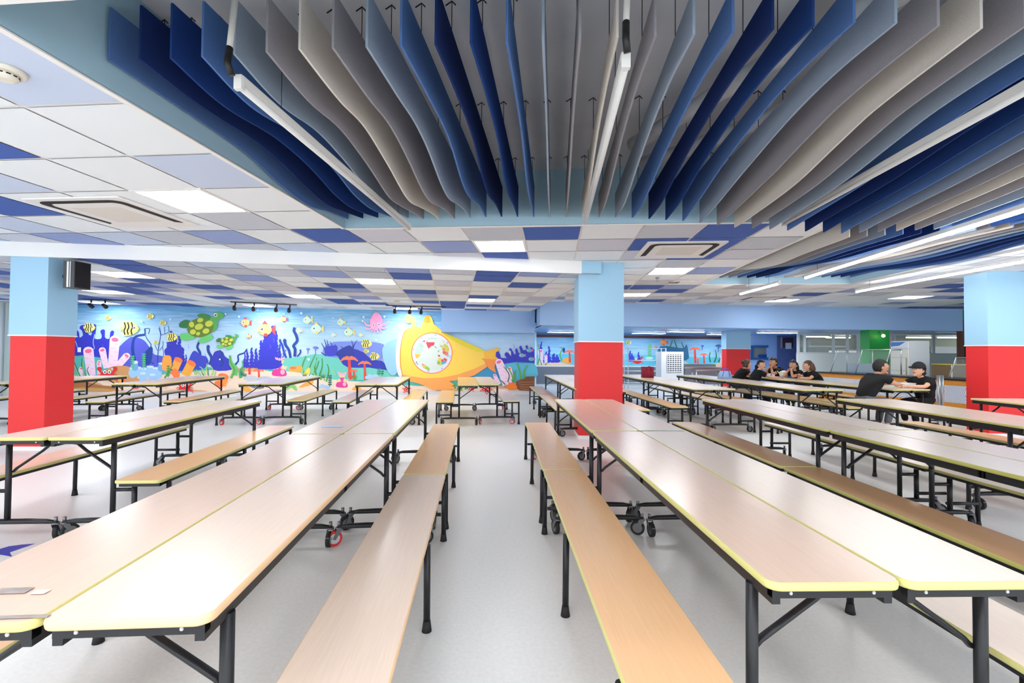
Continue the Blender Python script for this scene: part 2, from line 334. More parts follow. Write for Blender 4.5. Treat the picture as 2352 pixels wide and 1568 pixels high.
# ------------------------------------------------------------------ hanging baffles
BC = [('blue', (84, 118, 174)), ('navy', (30, 50, 102)), ('deep navy', (34, 64, 124)), ('blue', (84, 118, 174)), ('steel blue', (148, 164, 182)), ('grey', (150, 149, 156)), ('pale beige grey', (212, 208, 200)), ('grey', (150, 149, 156)), ('steel blue', (148, 164, 182))]
WAVE = {-1.9: [(-2.8, 2.777), (-2, 2.764), (-1.66, 2.743), (-1.25, 2.665), (-.83, 2.636), (-.5, 2.688), (0, 2.746)],
        -1.44: [(-2.8, 2.775), (-2.4, 2.71), (-1.92, 2.771), (-1.6, 2.77), (-1.33, 2.744), (-1, 2.675), (-.6, 2.662), (0, 2.758)],
        -.83: [(-2.8, 2.782), (-2.33, 2.759), (-2, 2.774), (-1.6, 2.699), (-1.08, 2.582), (-.7, 2.639), (-.3, 2.70), (0, 2.715)],
        -.32: [(-2.8, 2.765), (-2.3, 2.79), (-1.75, 2.782), (-1.3, 2.657), (-1, 2.636), (-.5, 2.722), (0, 2.737)],
        1.06: [(-2.8, 2.74), (-2.26, 2.79), (-1.44, 2.745), (-.69, 2.649), (-.3, 2.67), (0, 2.71)],
        1.72: [(-2.8, 2.756), (-2.36, 2.815), (-1.87, 2.83), (-1.15, 2.779), (-.5, 2.69), (0, 2.645)],
        2.17: [(-2.8, 2.706), (-2.1, 2.70), (-1.76, 2.66), (-1.2, 2.59), (-.3, 2.573), (0, 2.58)],
        3.2: [(-2.8, 2.70), (-2, 2.68), (-1.2, 2.60), (-.3, 2.53), (0, 2.50), (1, 2.50), (1.6, 2.49), (2.2, 2.54), (3, 2.66), (3.6, 2.72), (4.4, 2.75)],
        4.6: [(-2.8, 2.66), (-2, 2.62), (-1.2, 2.56), (-.3, 2.54), (0, 2.55), (1, 2.6), (1.6, 2.62), (2.2, 2.66), (3, 2.72), (3.6, 2.70), (4.4, 2.75)],
        6.0: [(-2.8, 2.6), (-2, 2.60), (-1.2, 2.62), (-.3, 2.66), (0, 2.66), (1, 2.64), (1.6, 2.60), (2.2, 2.6), (3, 2.66), (3.6, 2.74), (4.4, 2.75)]}
KS = sorted(WAVE)
def cr(pts, t):
    if t <= pts[0][0]: return pts[0][1]
    for i in range(len(pts)-1):
        if t <= pts[i+1][0]:
            p0, p1, p2, p3 = pts[max(i-1, 0)], pts[i], pts[i+1], pts[min(i+2, len(pts)-1)]
            u = (t-p1[0])/(p2[0]-p1[0]); h = p2[0]-p1[0]
            m1 = (p2[1]-p0[1])/(p2[0]-p0[0])*h; m2 = (p3[1]-p1[1])/(p3[0]-p1[0])*h
            return (2*u**3-3*u*u+1)*p1[1]+(u**3-2*u*u+u)*m1+(-2*u**3+3*u*u)*p2[1]+(u**3-u*u)*m2
    return pts[-1][1]
def zb(s, t):
    if s <= KS[0]: return cr(WAVE[KS[0]], t)
    for a, b in zip(KS, KS[1:]):
        if s <= b:
            u = (s-a)/(b-a); return cr(WAVE[a], t)*(1-u)+cr(WAVE[b], t)*u
    return cr(WAVE[KS[-1]], t)
YB = .0935
def gb(s, t): return (X1+s*cos(YB)+t*sin(YB), Y1-s*sin(YB)+t*cos(YB))
hook_m = mat('hook_metal', (40, 44, 50), .5, metal=.6)
ORD = lambda n: '%d%s' % (n, 'th' if 10 <= n % 100 <= 20 else {1: 'st', 2: 'nd', 3: 'rd'}.get(n % 10, 'th'))
def baffle(s, ta, tb, ztop, idx, label, group):
    cn, c = BC[idx % 9]; m = mat('felt_'+cn.replace(' ', '_'), c, .95, noise=.10, scale=260, spec=.1)
    t = thing('ceiling_baffle', label % cn, 'ceiling baffle', (*gb(s, ta), 0), -YB, group)
    bm = bmesh.new(); N = 44; rows = []
    for j in range(N+1):
        y = (tb-ta)*j/N; z = zb(s, ta+y)
        rows.append([bm.verts.new((x, y, q)) for x, q in ((-.006, z), (.006, z), (.006, ztop), (-.006, ztop))])
    for a, b in zip(rows, rows[1:]):
        for k in range(4): bm.faces.new((a[k], a[(k+1) % 4], b[(k+1) % 4], b[k]))
    bm.faces.new(rows[0]); bm.faces.new(rows[-1][::-1]); build('panel', bm, m, t)
    L = tb-ta
    for f in (.12, .5, .88):
        bm = bmesh.new(); tube(bm, [(0, L*f, ztop), (0, L*f, 3.22)], .0025, 5); tube(bm, [(-.035, L*f, 3.2), (0, L*f, 3.222), (.02, L*f, 3.2)], .004, 5)
        build('hanging_wire', bm, hook_m, t)
for i in range(0, 47):
    s = -1.897+.1695*i
    if s > 5.9: break
    if abs(s-5*TP) < .03: s += .04
    baffle(s, -2.76, -.04, 2.95 if 15 <= i <= 31 else 3.05 if i < 28 else 3.0, i, '%s felt baffle with wavy edge, '+ORD(i+1)+' from the left in the near recess', 'felt baffles of the near recess')
j = 0
for i in range(31, 47):
    s = -1.897+.1695*i
    if s < 5*TP+.05 or s > 5.9: continue
    j += 1
    baffle(s, .12, 4.36, 3.0, j+5, '%s felt baffle with wavy edge, '+ORD(j)+' from left in the far recess', 'felt baffles of the far right recess')
# insulated duct above the right-hand baffles
duct_m = mat('duct_wrap', (196, 200, 204), .6, noise=.1, scale=12, bump=.6)
for lab, pts in (('white wrapped duct crossing above the baffles at upper right, nearer one', [gb(1.15, -.6), gb(1.5, -.9), gb(2.0, -1.5), gb(2.5, -2.3), gb(3.0, -2.7)]), ('white wrapped duct above the baffles at upper right, behind the nearer one', [gb(1.0, -1.0), gb(1.3, -1.5), gb(1.7, -2.2), gb(2.1, -2.7)])):
    bm = bmesh.new(); tube(bm, [(x, y, 3.03) for x, y in pts], .06, 12)
    tag(build('air_duct', bm, duct_m, smooth=True), lab, 'duct')
# ------------------------------------------------------------------ linear tube lamps
tube_white = mat('lamp_white', (226, 226, 222), .35); tube_glow = mat('tube_glow', (255, 255, 255), .4, emit=TG); tube_off = mat('tube_off', (215, 216, 214), .3)
def line_lamp(a, b, lit, label, cord=True, z0=2.60):
    A, B = Vector((*a, 0)), Vector((*b, 0)); L = (B-A).length
    t = thing('linear_lamp', label, 'lamp', (a[0], a[1], z0), math.atan2(-(B.x-A.x), B.y-A.y), 'slim suspended tube lamps')
    bm = bmesh.new(); box(bm, -.022, .022, 0, L, .012, .05); bevel(bm, .006); build('housing', bm, tube_white, t)
    bm = bmesh.new(); tube(bm, [(0, .02, 0), (0, L-.02, 0)], .018, 10); build('tube', bm, tube_glow if lit else tube_off, t)
    for y in (0, L):
        bm = bmesh.new(); box(bm, -.02, .02, y-.012, y+.012, -.02, .05); bevel(bm, .004); build('end_cap', bm, tube_white, t)
    for y in (.35, L-.35):
        bm = bmesh.new(); tube(bm, [(0, y, .05), (0, y, .6)], .002, 5); build('hanging_wire', bm, hook_m, t)
    if cord:
        bm = bmesh.new(); tube(bm, [(0, -.05, .02), (-.01, -.07, .07), (-.008, -.06, .15)], .016, 8); build('connector', bm, mat('black_plastic', (18, 18, 20), .5), t)
        bm = bmesh.new(); tube(bm, [(-.008, -.06, .14), (.0, -.05, .3), (.01, -.03, .6)], .014, 8); build('cable_sleeve', bm, mat('sleeve', (205, 205, 200), .6), t)
def A2(x, y, z=2.60): p = at(x, y, z); return (p.x, p.y)
line_lamp(A2(549, 197), A2(940, 526), False, 'unlit slim white tube lamp hung below the baffles on the left')
line_lamp(A2(1437, 148), A2(1344, 514), False, 'unlit slim white tube lamp hung below the baffles near the middle')
line_lamp(A2(2620, 66), A2(1802, 514), False, 'unlit slim white tube lamp hung below the right-hand baffles')
line_lamp(A2(2600, 406, 2.48), A2(1850, 638, 2.48), True, 'glowing tube lamp hung under the right recess, left of the other glowing one', False, 2.48)
line_lamp(A2(1790, 651, 2.48), A2(1701, 675, 2.48), True, 'short glowing tube lamp end at the far left of the right recess', False, 2.48)
line_lamp(A2(2650, 546, 2.48), A2(1967, 670, 2.48), True, 'long glowing tube lamp hung along the right edge of the right recess', False, 2.48)
# ------------------------------------------------------------------ painted murals (flat paint on the walls, one mesh each)
class Mural:
    def __init__(s, P, yaw): s.P, s.yaw, s.bm, s.mats, s.idx, s.lay = P, yaw, bmesh.new(), [], {}, 0
    def ci(s, c):
        if c not in s.idx:
            s.idx[c] = len(s.mats); s.mats.append(mat('paint_%d_%d_%d' % c, c, .5))
        return s.idx[c]
    def poly(s, pts, c, sm=0):
        """pts in view directions of the wall; sm rounds the outline"""
        if sm:
            out = []; n = len(pts)
            for i in range(n):
                p0, p1, p2, p3 = pts[i-1], pts[i], pts[(i+1) % n], pts[(i+2) % n]
                for k in range(sm):
                    u = k/sm
                    out.append(tuple(.5*(2*p1[a]+(p2[a]-p0[a])*u+(2*p0[a]-5*p1[a]+4*p2[a]-p3[a])*u*u+(3*p1[a]-p0[a]-3*p2[a]+p3[a])*u**3) for a in (0, 1)))
            pts = out
        s.lay += 1; off = .003+s.lay*.00005; ci = s.ci(c)
        vs = [s.bm.verts.new(on_wall(x, y, s.P, s.yaw, off)) for x, y in pts]
        try:
            f = s.bm.faces.new(vs[::-1]); f.material_index = ci
        except ValueError: pass
    def ell(s, x, y, rx, ry, c, rot=0, n=18):
        s.poly([(x+rx*cos(a)*cos(rot)-ry*sin(a)*sin(rot), y+rx*cos(a)*sin(rot)+ry*sin(a)*cos(rot)) for a in (2*pi*k/n for k in range(n))], c)
    def line(s, pts, w, c, w2=None, sm=3):
        P = []
        if len(pts) > 2 and sm:
            for i in range(len(pts)-1):
                p0, p1, p2, p3 = pts[max(i-1, 0)], pts[i], pts[i+1], pts[min(i+2, len(pts)-1)]
                for k in range(sm):
                    u = k/sm; P.append(tuple(.5*(2*p1[a]+(p2[a]-p0[a])*u+(2*p0[a]-5*p1[a]+4*p2[a]-p3[a])*u*u+(3*p1[a]-p0[a]-3*p2[a]+p3[a])*u**3) for a in (0, 1)))
            P.append(pts[-1])
        else: P = list(pts)
        w2 = w if w2 is None else w2; L, R = [], []
        for i, p in enumerate(P):
            a, b = P[max(i-1, 0)], P[min(i+1, len(P)-1)]; dx, dy = b[0]-a[0], b[1]-a[1]; l = math.hypot(dx, dy) or 1
            h = (w+(w2-w)*i/(len(P)-1))/2; L.append((p[0]-dy/l*h, p[1]+dx/l*h)); R.append((p[0]+dy/l*h, p[1]-dx/l*h))
        s.poly(L+R[::-1], c)
    def done(s, name, parent=None): return build(name, s.bm, s.mats, parent, normals=False)
def T(sc, ox, oy): return lambda *p: [(ox+p[i]/sc, oy+p[i+1]/sc) for i in range(0, len(p), 2)]
C0, C5, C8 = T(3.675, 0, 560), T(5.227, 560, 660), T(5.227, 860, 680)
DB, NV, PW, TL, TQ, SD, SH, BR, BRD = (48, 52, 190), (20, 62, 150), (84, 92, 206), (84, 188, 178), (96, 196, 222), (246, 220, 196), (226, 174, 130), (180, 116, 66), (124, 70, 38)
PK, PD, OR, O2, YE, GR, LG, DG, RD, WH, BK, MG = (250, 218, 238), (248, 110, 150), (255, 170, 70), (255, 126, 62), (255, 216, 76), (92, 160, 50), (156, 218, 120), (30, 128, 96), (228, 42, 48), (250, 250, 250), (24, 24, 30), (226, 58, 150)
M = Mural(WP, WYAW)
# paint base bands: teal ground, sand
M.poly(C0(40, 915, 80, 915, 640, 935, 900, 950, 1200, 975, 1500, 1000, 1900, 1060, 2352, 1060, 2352, 1300, 40, 1300), TL)
M.poly([(10, 844), (165, 830), (250, 846), (420, 850), (560, 848), (640, 835), (700, 824), (770, 815), (830, 820), (900, 840), (960, 850), (1060, 850), (1228, 830), (1228, 905), (10, 905)], TL, 0)
M.poly([(1140, 836), (1170, 829), (1200, 831), (1228, 835), (1228, 870), (1130, 870)], TQ, 3)
M.poly([(1060, 862), (1120, 838), (1145, 836), (1160, 860), (1100, 880)], (60, 150, 196), 3)
M.poly([(10, 862), (160, 862), (300, 866), (420, 856), (520, 846), (600, 848), (680, 866), (780, 880), (900, 882), (960, 886), (1100, 888), (1180, 890), (1228, 880), (1228, 912), (10, 912)], SD)
for x0, y0, w, h in ((170, 884, 60, 12), (1000, 898, 60, 5), (640, 892, 70, 6), (540, 850, 60, 7), (800, 885, 70, 6), (880, 896, 90, 4), (1110, 890, 60, 5), (740, 898, 60, 5), (400, 898, 70, 4), (590, 862, 40, 5)):
    M.poly([(x0, y0), (x0+w*.3, y0-h), (x0+w*.7, y0-h*.8), (x0+w*1.1, y0), (x0+w*.6, y0+h*.5)], SH, 4)
M.poly([(164, 880), (190, 876), (230, 884), (262, 888), (256, 900), (164, 904)], BR, 4); M.poly([(164, 892), (210, 890), (280, 896), (300, 905), (164, 908)], (208, 158, 90), 4)
# deep blue coral, left
M.poly(C0(40, 720, 60, 700, 75, 920, 40, 925), DB, 0)
M.poly(C0(610, 935, 606, 790, 640, 795, 628, 740, 648, 725, 668, 750, 672, 790, 700, 770, 690, 730, 672, 715, 680, 690, 710, 684, 730, 700, 740, 750, 770, 770, 790, 680, 812, 690, 806, 760, 800, 800, 850, 800, 858, 770, 846, 740, 862, 722, 886, 728, 884, 780, 900, 800, 925, 795, 930, 745, 950, 730, 964, 745, 955, 800, 1010, 860, 1000, 965, 900, 965, 700, 940), DB, 2)
M.line(C0(606, 790, 640, 830, 652, 870), 1.6, (150, 190, 240)); M.line(C0(800, 760, 786, 830, 796, 880, 770, 900), 1.8, (150, 190, 240))
M.poly(C0(960, 990, 1000, 880, 1080, 800, 1130, 785, 1210, 810, 1260, 870, 1300, 930, 1380, 950, 1440, 1000, 1440, 1060, 1000, 1060), PW, 4)
M.line(C0(1135, 990, 1120, 900, 1125, 820, 1150, 780, 1225, 765), 8, NV, 5); M.line(C0(1225, 765, 1222, 715), 3, NV); M.line(C0(1222, 715, 1262, 716, 1252, 760), 1.5, NV)
M.line(C0(1300, 1010, 1240, 980, 1220, 930, 1260, 880, 1275, 850, 1240, 800, 1228, 770), 2.6, NV, 1.4); M.poly(C0(1225, 1010, 1222, 940, 1265, 870, 1290, 890, 1270, 1010), NV, 3)
M.line(C0(1330, 1000, 1335, 900, 1345, 840, 1355, 765, 1340, 710), 2.2, NV, 1.2)
for l in ((1355, 770, 1390, 760, 1424, 740, 1420, 690), (1390, 760, 1388, 700), (1360, 765, 1350, 720, 1345, 700), (1345, 900, 1375, 860, 1375, 820), (1375, 990, 1380, 920, 1372, 870), (1330, 900, 1310, 860, 1306, 820)): M.line(C0(*l), 1.2, NV)
def spiky(pts, c, n=3):
    """kelp with ragged edges"""
    for x, y0, y1, w in pts:
        P = []; k = int((y0-y1)/4)+2
        for i in range(k):
            y = y0+(y1-y0)*i/(k-1); ww = w*(1.25-.9*i/(k-1))*(1.25 if i % 2 else .7); P.append((x-ww+sin(i*1.1)*1.0, y))
        Q = [(2*x-p[0]+sin(i*1.1)*2.0, p[1]-1) for i, p in enumerate(P)]
        M.poly(P+Q[::-1], c)
spiky([(385, 842, 786, 6), (393, 846, 760, 8), (402, 850, 774, 9), (412, 852, 772, 7), (420, 852, 800, 5), (427, 850, 815, 3)], DB)
M.poly(C0(1480, 1050, 1400, 950, 1400, 880, 1540, 870, 1550, 950, 1560, 1060), DB, 3)
M.line(C0(1600, 1060, 1650, 1000, 1690, 930, 1665, 870, 1690, 810), 7, NV, 5); M.ell(*C0(1690, 820)[0], 4.5, 3.5, NV); M.line(C0(1770, 1020, 1785, 960, 1760, 910, 1755, 870), 6, NV, 7); M.ell(*C0(1757, 870)[0], 4, 5, NV)
M.poly(C0(1580, 1060, 1600, 960, 1640, 900, 1700, 940, 1740, 950, 1760, 1010, 1700, 1060), (56, 70, 196), 3); M.poly(C0(1790, 1060, 1800, 930, 1840, 900, 1880, 910, 1900, 950, 1950, 990, 1960, 1060), DB, 3)
M.line(C0(1850, 900, 1880, 930, 1850, 960, 1885, 990, 1860, 1040), 5, NV); M.line(C0(1960, 1040, 2010, 990, 2010, 940, 2060, 920, 2085, 885), 4.5, NV, 3)
# pink tube corals
def tubec(x0, y0, x1, y1, w0, w1, hole=True):
    M.line([(x0, y0), (x1, y1)], w0, PK, w1, 0); M.ell(x1, y1, w1/2, w1*.42, PK); 
    if hole: M.ell(x1, y1, w1*.34, w1*.2, PD, math.atan2(y1-y0, x1-x0)+pi/2)
    for k in range(1, 7):
        u = k/7; x = x0+(x1-x0)*u; y = y0+(y1-y0)*u; w = w0+(w1-w0)*u; q = (-.35 if k % 2 else .05)*w; M.line([(x+q, y), (x+q+w*.32, y+.5)], .8, PD, .5, 0)
tubec(210, 862, 203, 806, 20, 24); tubec(244, 845, 235, 804, 12, 16); tubec(258, 846, 264, 780, 20, 24); tubec(262, 850, 291, 817, 14, 16); tubec(228, 862, 228, 831, 10, 10); tubec(232, 856, 226, 836, 8, 9)
tubec(184, 862, 186, 846, 12, 9); tubec(14, 864, 17, 832, 12, 9); tubec(300, 850, 312, 832, 9, 10)
# orange tube corals, blue sponges, rock, grass
M.poly(C0(870, 1120, 900, 1060, 960, 1032, 1060, 1030, 1110, 1050, 1150, 1120, 1170, 1160, 960, 1170), (212, 154, 96), 4)
for x, y, r in ((305, 852, 10), (318, 850, 9), (332, 853, 10), (345, 849, 11), (360, 853, 12), (328, 863, 9), (350, 866, 9), (310, 838, 8), (370, 840, 8)): M.ell(x, y+4, r, r*1.2, (120, 170, 226) if y < 845 else (160, 204, 240)); M.ell(x, y-r*.65, r*.8, 2.6, (205, 232, 250))
def otube(x0, y0, x1, y1, w, c=OR):
    M.line([(x0, y0), (x1, y1)], w, c, w*1.05, 0); M.ell(x1, y1, w*.56, w*.3, O2, math.atan2(y1-y0, x1-x0)+pi/2)
M.poly(C0(1370, 1060, 1375, 960, 1400, 940, 1445, 955, 1440, 1060), OR, 3); otube(400, 850, 410, 826, 18); otube(425, 862, 440, 834, 20, (250, 176, 60)); otube(396, 862, 405, 856, 20, O2); otube(275, 878, 283, 870, 14); otube(508, 886, 513, 864, 22); otube(500, 888, 503, 882, 20)
for k in range(4): M.line([(428+k*3, 858-k*6), (438+k*3, 855-k*6)], 1, O2, .6, 0)
def blades(L, c, w=2.5):
    for l in L: M.line([(l[i], l[i+1]) for i in range(0, len(l), 2)], w, c, w*.5)
blades([(184, 864, 176, 845, 168, 826), (196, 864, 188, 840, 188, 822), (206, 864, 200, 850, 204, 842)], DG, 2.6); blades([(182, 864, 172, 842, 166, 826), (194, 864, 190, 840, 194, 820)], LG, 2)
def fern(x, y0, y1, c, w=6):
    M.line([(x, y0), (x+1, y1)], 2, c, 1, 0)
    k = int((y0-y1)/5)
    for i in range(k):
        y = y0-(i+.5)*5; M.poly([(x, y), (x-w*.8, y-3), (x-w*.3, y-4.5), (x, y-2.5), (x+w*.6, y-5), (x+w*.9, y-2)], c)
fern(304, 848, 817, (84, 196, 130), 6); fern(330, 848, 811, (84, 196, 130), 6); fern(386, 866, 838, (70, 150, 60), 5); M.line([(378, 868), (386, 856), (398, 836)], 4, (70, 150, 60), 2)
blades([(462, 862, 452, 850), (472, 862, 464, 846, 458, 842), (480, 864, 474, 848, 476, 834), (486, 862, 490, 850, 482, 838), (492, 864, 496, 850)], LG, 3); blades([(468, 862, 462, 852), (478, 862, 478, 846)], DG, 2.5)
M.poly(C5(450, 870, 700, 830, 850, 800, 1000, 815, 1150, 830, 1230, 900, 1300, 960, 1600, 960, 1760, 1020, 1760, 1080, 900, 1130, 700, 1040, 500, 1000), (108, 204, 186), 3)
M.poly([(560, 862), (640, 852), (700, 858), (770, 872), (860, 878), (930, 884), (930, 900), (560, 900)], SD, 3)
# seaweed ribbons behind table gap, anemones, red corals
M.line(C0(1985, 1110, 1995, 1050, 1950, 1000, 1940, 940), 9, (100, 190, 90), 5); M.line(C0(2040, 1130, 2030, 1090, 2060, 1050, 2050, 1010), 6, (80, 180, 120), 3)
def palmc(x, y, h, w, c1=(232, 66, 56), c2=(255, 122, 80)):
    M.line([(x+w*.1, y+h), (x, y)], w*.42, c1, w*.3, 0)
    for k in range(7):
        a = -pi+pi*k/6; M.line([(x, y), (x+cos(a)*w*.6, y+sin(a)*w*.35), (x+cos(a)*w, y+sin(a)*w*.2+w*.22)], w*.2, c2, w*.16)
palmc(572, 838, 22, 14); palmc(594, 850, 18, 12)
for x, y, sc in ((640, 834, 1.0), (784, 866, .8)):
    M.poly([(x-14*sc, y+28*sc), (x-12*sc, y+14*sc), (x, y+6*sc), (x+14*sc, y+14*sc), (x+17*sc, y+29*sc)], MG, 3); M.poly([(x-3*sc, y+8*sc), (x-4*sc, y-2*sc), (x+8*sc, y-2*sc), (x+6*sc, y+8*sc)], MG, 0)
    M.poly([(x-9*sc, y-8*sc), (x-4*sc, y-6*sc), (x-1*sc, y-12*sc), (x+3*sc, y-7*sc), (x+7*sc, y-12*sc), (x+9*sc, y-6*sc), (x+14*sc, y-8*sc), (x+9*sc, y), (x-3*sc, y+1*sc)], (255, 208, 170), 0)
    for q in (-1, 1): M.poly([(x+2*sc+q*2*sc, y+12*sc), (x+2*sc+q*8*sc, y+3*sc), (x+2*sc+q*12*sc, y+8*sc), (x+2*sc+q*19*sc, y+6*sc), (x+2*sc+q*14*sc, y+15*sc)], (255, 208, 170), 0)
    M.ell(x+9*sc, y+20*sc, 5*sc, 6*sc, (255, 180, 190))
M.poly(C5(545, 1000, 560, 950, 640, 945, 700, 940, 712, 990, 690, 1020), OR, 3); M.ell(*C5(590, 965)[0], 8, 3, O2)
spiky([(600, 848, 782, 7), (608, 848, 770, 7), (616, 848, 764, 8), (626, 848, 748, 9), (634, 846, 760, 6), (568, 845, 805, 4), (578, 845, 798, 5), (588, 845, 800, 5), (562, 844, 812, 3), (642, 842, 790, 4)], DB)
M.poly(C5(190, 940, 210, 700, 240, 640, 280, 580, 330, 560, 385, 540, 400, 620, 390, 700, 400, 880, 330, 910), DB, 3)
for x, y in ((210, 590), (290, 560), (300, 450), (360, 520)): pass
# deep ribbons and bush middle
M.line(C5(510, 845, 480, 770, 460, 690, 435, 650), 4, (34, 60, 170), 5); M.ell(*C5(435, 640)[0], 2.6, 4.5, NV); M.line(C5(560, 845, 540, 750, 500, 690, 490, 640), 5.5, NV, 7); M.ell(*C5(490, 640)[0], 4, 5, NV)
M.line(C5(610, 830, 615, 740, 595, 700, 640, 640, 625, 570, 600, 520, 610, 480), 6.5, NV, 6); M.line(C5(640, 830, 680, 780, 675, 745), 3, NV, 4); M.line(C5(450, 845, 480, 820, 470, 790, 510, 750), 2, (60, 70, 200))
def twig(x, y, c, n, L, a0=-pi/2, w=1.4):
    if n == 0: return
    x2, y2 = x+cos(a0)*L, y+sin(a0)*L; M.line([(x, y), (x2, y2)], w, c, w*.8, 0)
    for da in (-.5, .1, .6): twig(x2, y2, c, n-1, L*.62, a0+da, w*.8)
twig(*C5(770, 800)[0], (70, 84, 200), 3, 7); twig(*C5(860, 800)[0], (70, 84, 200), 4, 8)
M.poly(C5(960, 720, 1050, 665, 1150, 650, 1500, 650, 1680, 685, 1655, 760, 1650, 880, 1500, 860, 1000, 830), (118, 140, 220), 3)
M.poly(C5(1140, 820, 1200, 740, 1300, 730, 1440, 780, 1540, 870, 1660, 880, 1720, 990, 1500, 960, 1250, 960, 1160, 880), (40, 50, 170), 2)
for l in ((1000, 815, 960, 720, 930, 665), (1010, 815, 990, 700, 965, 620), (1020, 800, 1010, 690, 1000, 630), (1050, 810, 1060, 700, 1030, 650), (1110, 800, 1120, 720, 1090, 680), (990, 820, 940, 790, 930, 775), (1180, 790, 1190, 730, 1160, 705), (1300, 740, 1310, 690, 1290, 635), (1310, 740, 1330, 680, 1362, 630)): M.line(C5(*l), 3.4, NV, 1)
M.poly(C5(985, 815, 975, 720, 1040, 700, 1110, 700, 1120, 780, 1100, 820), (50, 60, 190), 3); M.poly(C5(1100, 790, 1240, 700, 1300, 720, 1320, 850, 1180, 850), (26, 50, 150), 3)
blades([sum(([p[0], p[1]] for p in C5(*l)), []) for l in ((730, 1030, 700, 960, 745, 820), (790, 1040, 790, 960, 860, 800), (830, 1050, 880, 950, 900, 880), (870, 1050, 850, 950, 880, 840), (900, 1080, 940, 960, 940, 850), (990, 1130, 1020, 1000, 1000, 920), (930, 1110, 910, 1040, 940, 980))], (74, 148, 60), 3.6)
blades([sum(([p[0], p[1]] for p in C5(*l)), []) for l in ((710, 1020, 690, 920, 700, 880), (760, 1040, 750, 960, 790, 900), (850, 1050, 830, 980, 870, 870), (970, 1120, 960, 1060, 980, 1000), (1100, 1060, 1080, 1000, 1060, 980))], (150, 205, 130), 3)
fern(*C5(1030, 1190)[0], 862, (16, 110, 90), 6); fern(*C5(1620, 1060)[0], 846, (60, 150, 90), 6); fern(*C5(1660, 1060)[0], 850, (20, 130, 100), 5)
palmc(*C5(1265, 860)[0], 44, 20); palmc(*C5(1450, 910)[0], 38, 15); palmc(*C5(1320, 1000)[0], 18, 10)
M.line(C5(1270, 1100, 1320, 1060, 1320, 1010), 5, (232, 66, 56), 4)
for x, y in ((1480, 1080), (1510, 1060), (1545, 1070), (1580, 1060), (1520, 1090), (1600, 1070), (900, 1200), (940, 1180), (980, 1190), (1010, 1200)): M.ell(*C5(x, y)[0], 5, 4, (170, 204, 240))
M.poly(C5(720, 1050, 740, 1000, 790, 960, 790, 1040), YE, 3); M.ell(*C5(785, 1052)[0], 3.5, 2.5, WH); M.ell(*C5(787, 1052)[0], 1.4, 1.4, BK)
# rocks and small things low on the wall
M.poly(C5(60, 1180, 120, 1150, 240, 1180, 230, 1210, 150, 1215), (110, 130, 140), 3); M.ell(575, 868, 16, 6, (196, 204, 212)); M.ell(608, 872, 20, 8, (186, 196, 206))
M.poly(C5(0, 1170, 60, 1200, 90, 1250, 0, 1240), OR, 3); M.poly(C5(500, 1240, 520, 1180, 600, 1160, 640, 1220, 620, 1240, 570, 1200), (130, 206, 110), 2); M.poly(C5(660, 1200, 740, 1140, 830, 1110, 820, 1160, 720, 1190), OR, 3); M.poly(C5(1300, 1230, 1330, 1190, 1380, 1185, 1410, 1230), OR, 3)
def starf(x, y, r, c=RD, rot=0):
    M.poly([(x+(r if k % 2 == 0 else r*.45)*cos(rot-pi/2+k*pi/5), y+(r if k % 2 == 0 else r*.45)*.85*sin(rot-pi/2+k*pi/5)) for k in range(10)], c)
    for k in range(5):
        for q in (.3, .62): a = rot-pi/2+k*2*pi/5; M.ell(x+r*q*cos(a), y+r*q*.85*sin(a), r*.07, r*.07, WH, n=8)
starf(312, 888, 11); starf(378, 886, 8, OR, .3)
def crab(x, y, r):
    for q in (-1, 1):
        for k in range(3): M.line([(x+q*r*.6, y+k*r*.18), (x+q*r*1.2, y-r*.1+k*r*.3), (x+q*r*1.5, y+r*.1+k*r*.38)], r*.14, RD, r*.08)
        M.line([(x+q*r*.6, y-r*.2), (x+q*r*1.1, y-r*.7)], r*.22, RD, r*.3); M.ell(x+q*r*1.1, y-r*.95, r*.36, r*.3, RD)
    M.ell(x, y, r, r*.7, RD)
    for q in (-.32, .32): M.ell(x+q*r, y-r*.5, r*.26, r*.26, WH); M.ell(x+q*r, y-r*.48, r*.12, r*.12, BK)
crab(246, 862, 16); crab(424, 891, 13)
for x, y, h in ((450, 860, 14), (556, 862, 12), (562, 864, 9), (700, 866, 12), (742, 868, 10), (884, 872, 10), (815, 872, 12), (1058, 895, 14), (1072, 893, 10)):
    for q in (-5, -2, 1, 4): M.line([(x+q*.5, y), (x+q*.9, y-h*.5), (x+q*1.5, y-h*(1-.07*abs(q)))], 2.2, (GR, LG, DG)[(int(x)+q) % 3], .6)
for x, y in ((640, 826), (784, 860)):
    for q in (-2, -1, 0, 1, 2): M.ell(x+q*4+2, y-1-abs(q), 1.6, 3.6, (255, 186, 196), q*.25)
for k in range(5): M.line([(500+k*5, 872-k), (503+k*5, 884-k)], 1.2, O2, .6, 0)
M.line([(530, 868), (536, 850), (528, 834), (529, 818)], 6, (92, 176, 86), 3.5); M.line([(552, 868), (550, 852), (558, 840), (556, 828)], 4.5, (70, 168, 110), 2.5)
M.line([(528, 866), (534, 850), (526, 836)], 1.4, (170, 220, 140), .8)
for x, y in ((432, 800), (470, 820), (620, 800), (628, 786), (235, 800), (300, 838), (352, 815), (1180, 800), (1200, 812)): M.line([(x, y), (x+2, y-5), (x-1, y-9)], 1, (120, 130, 230), .6)
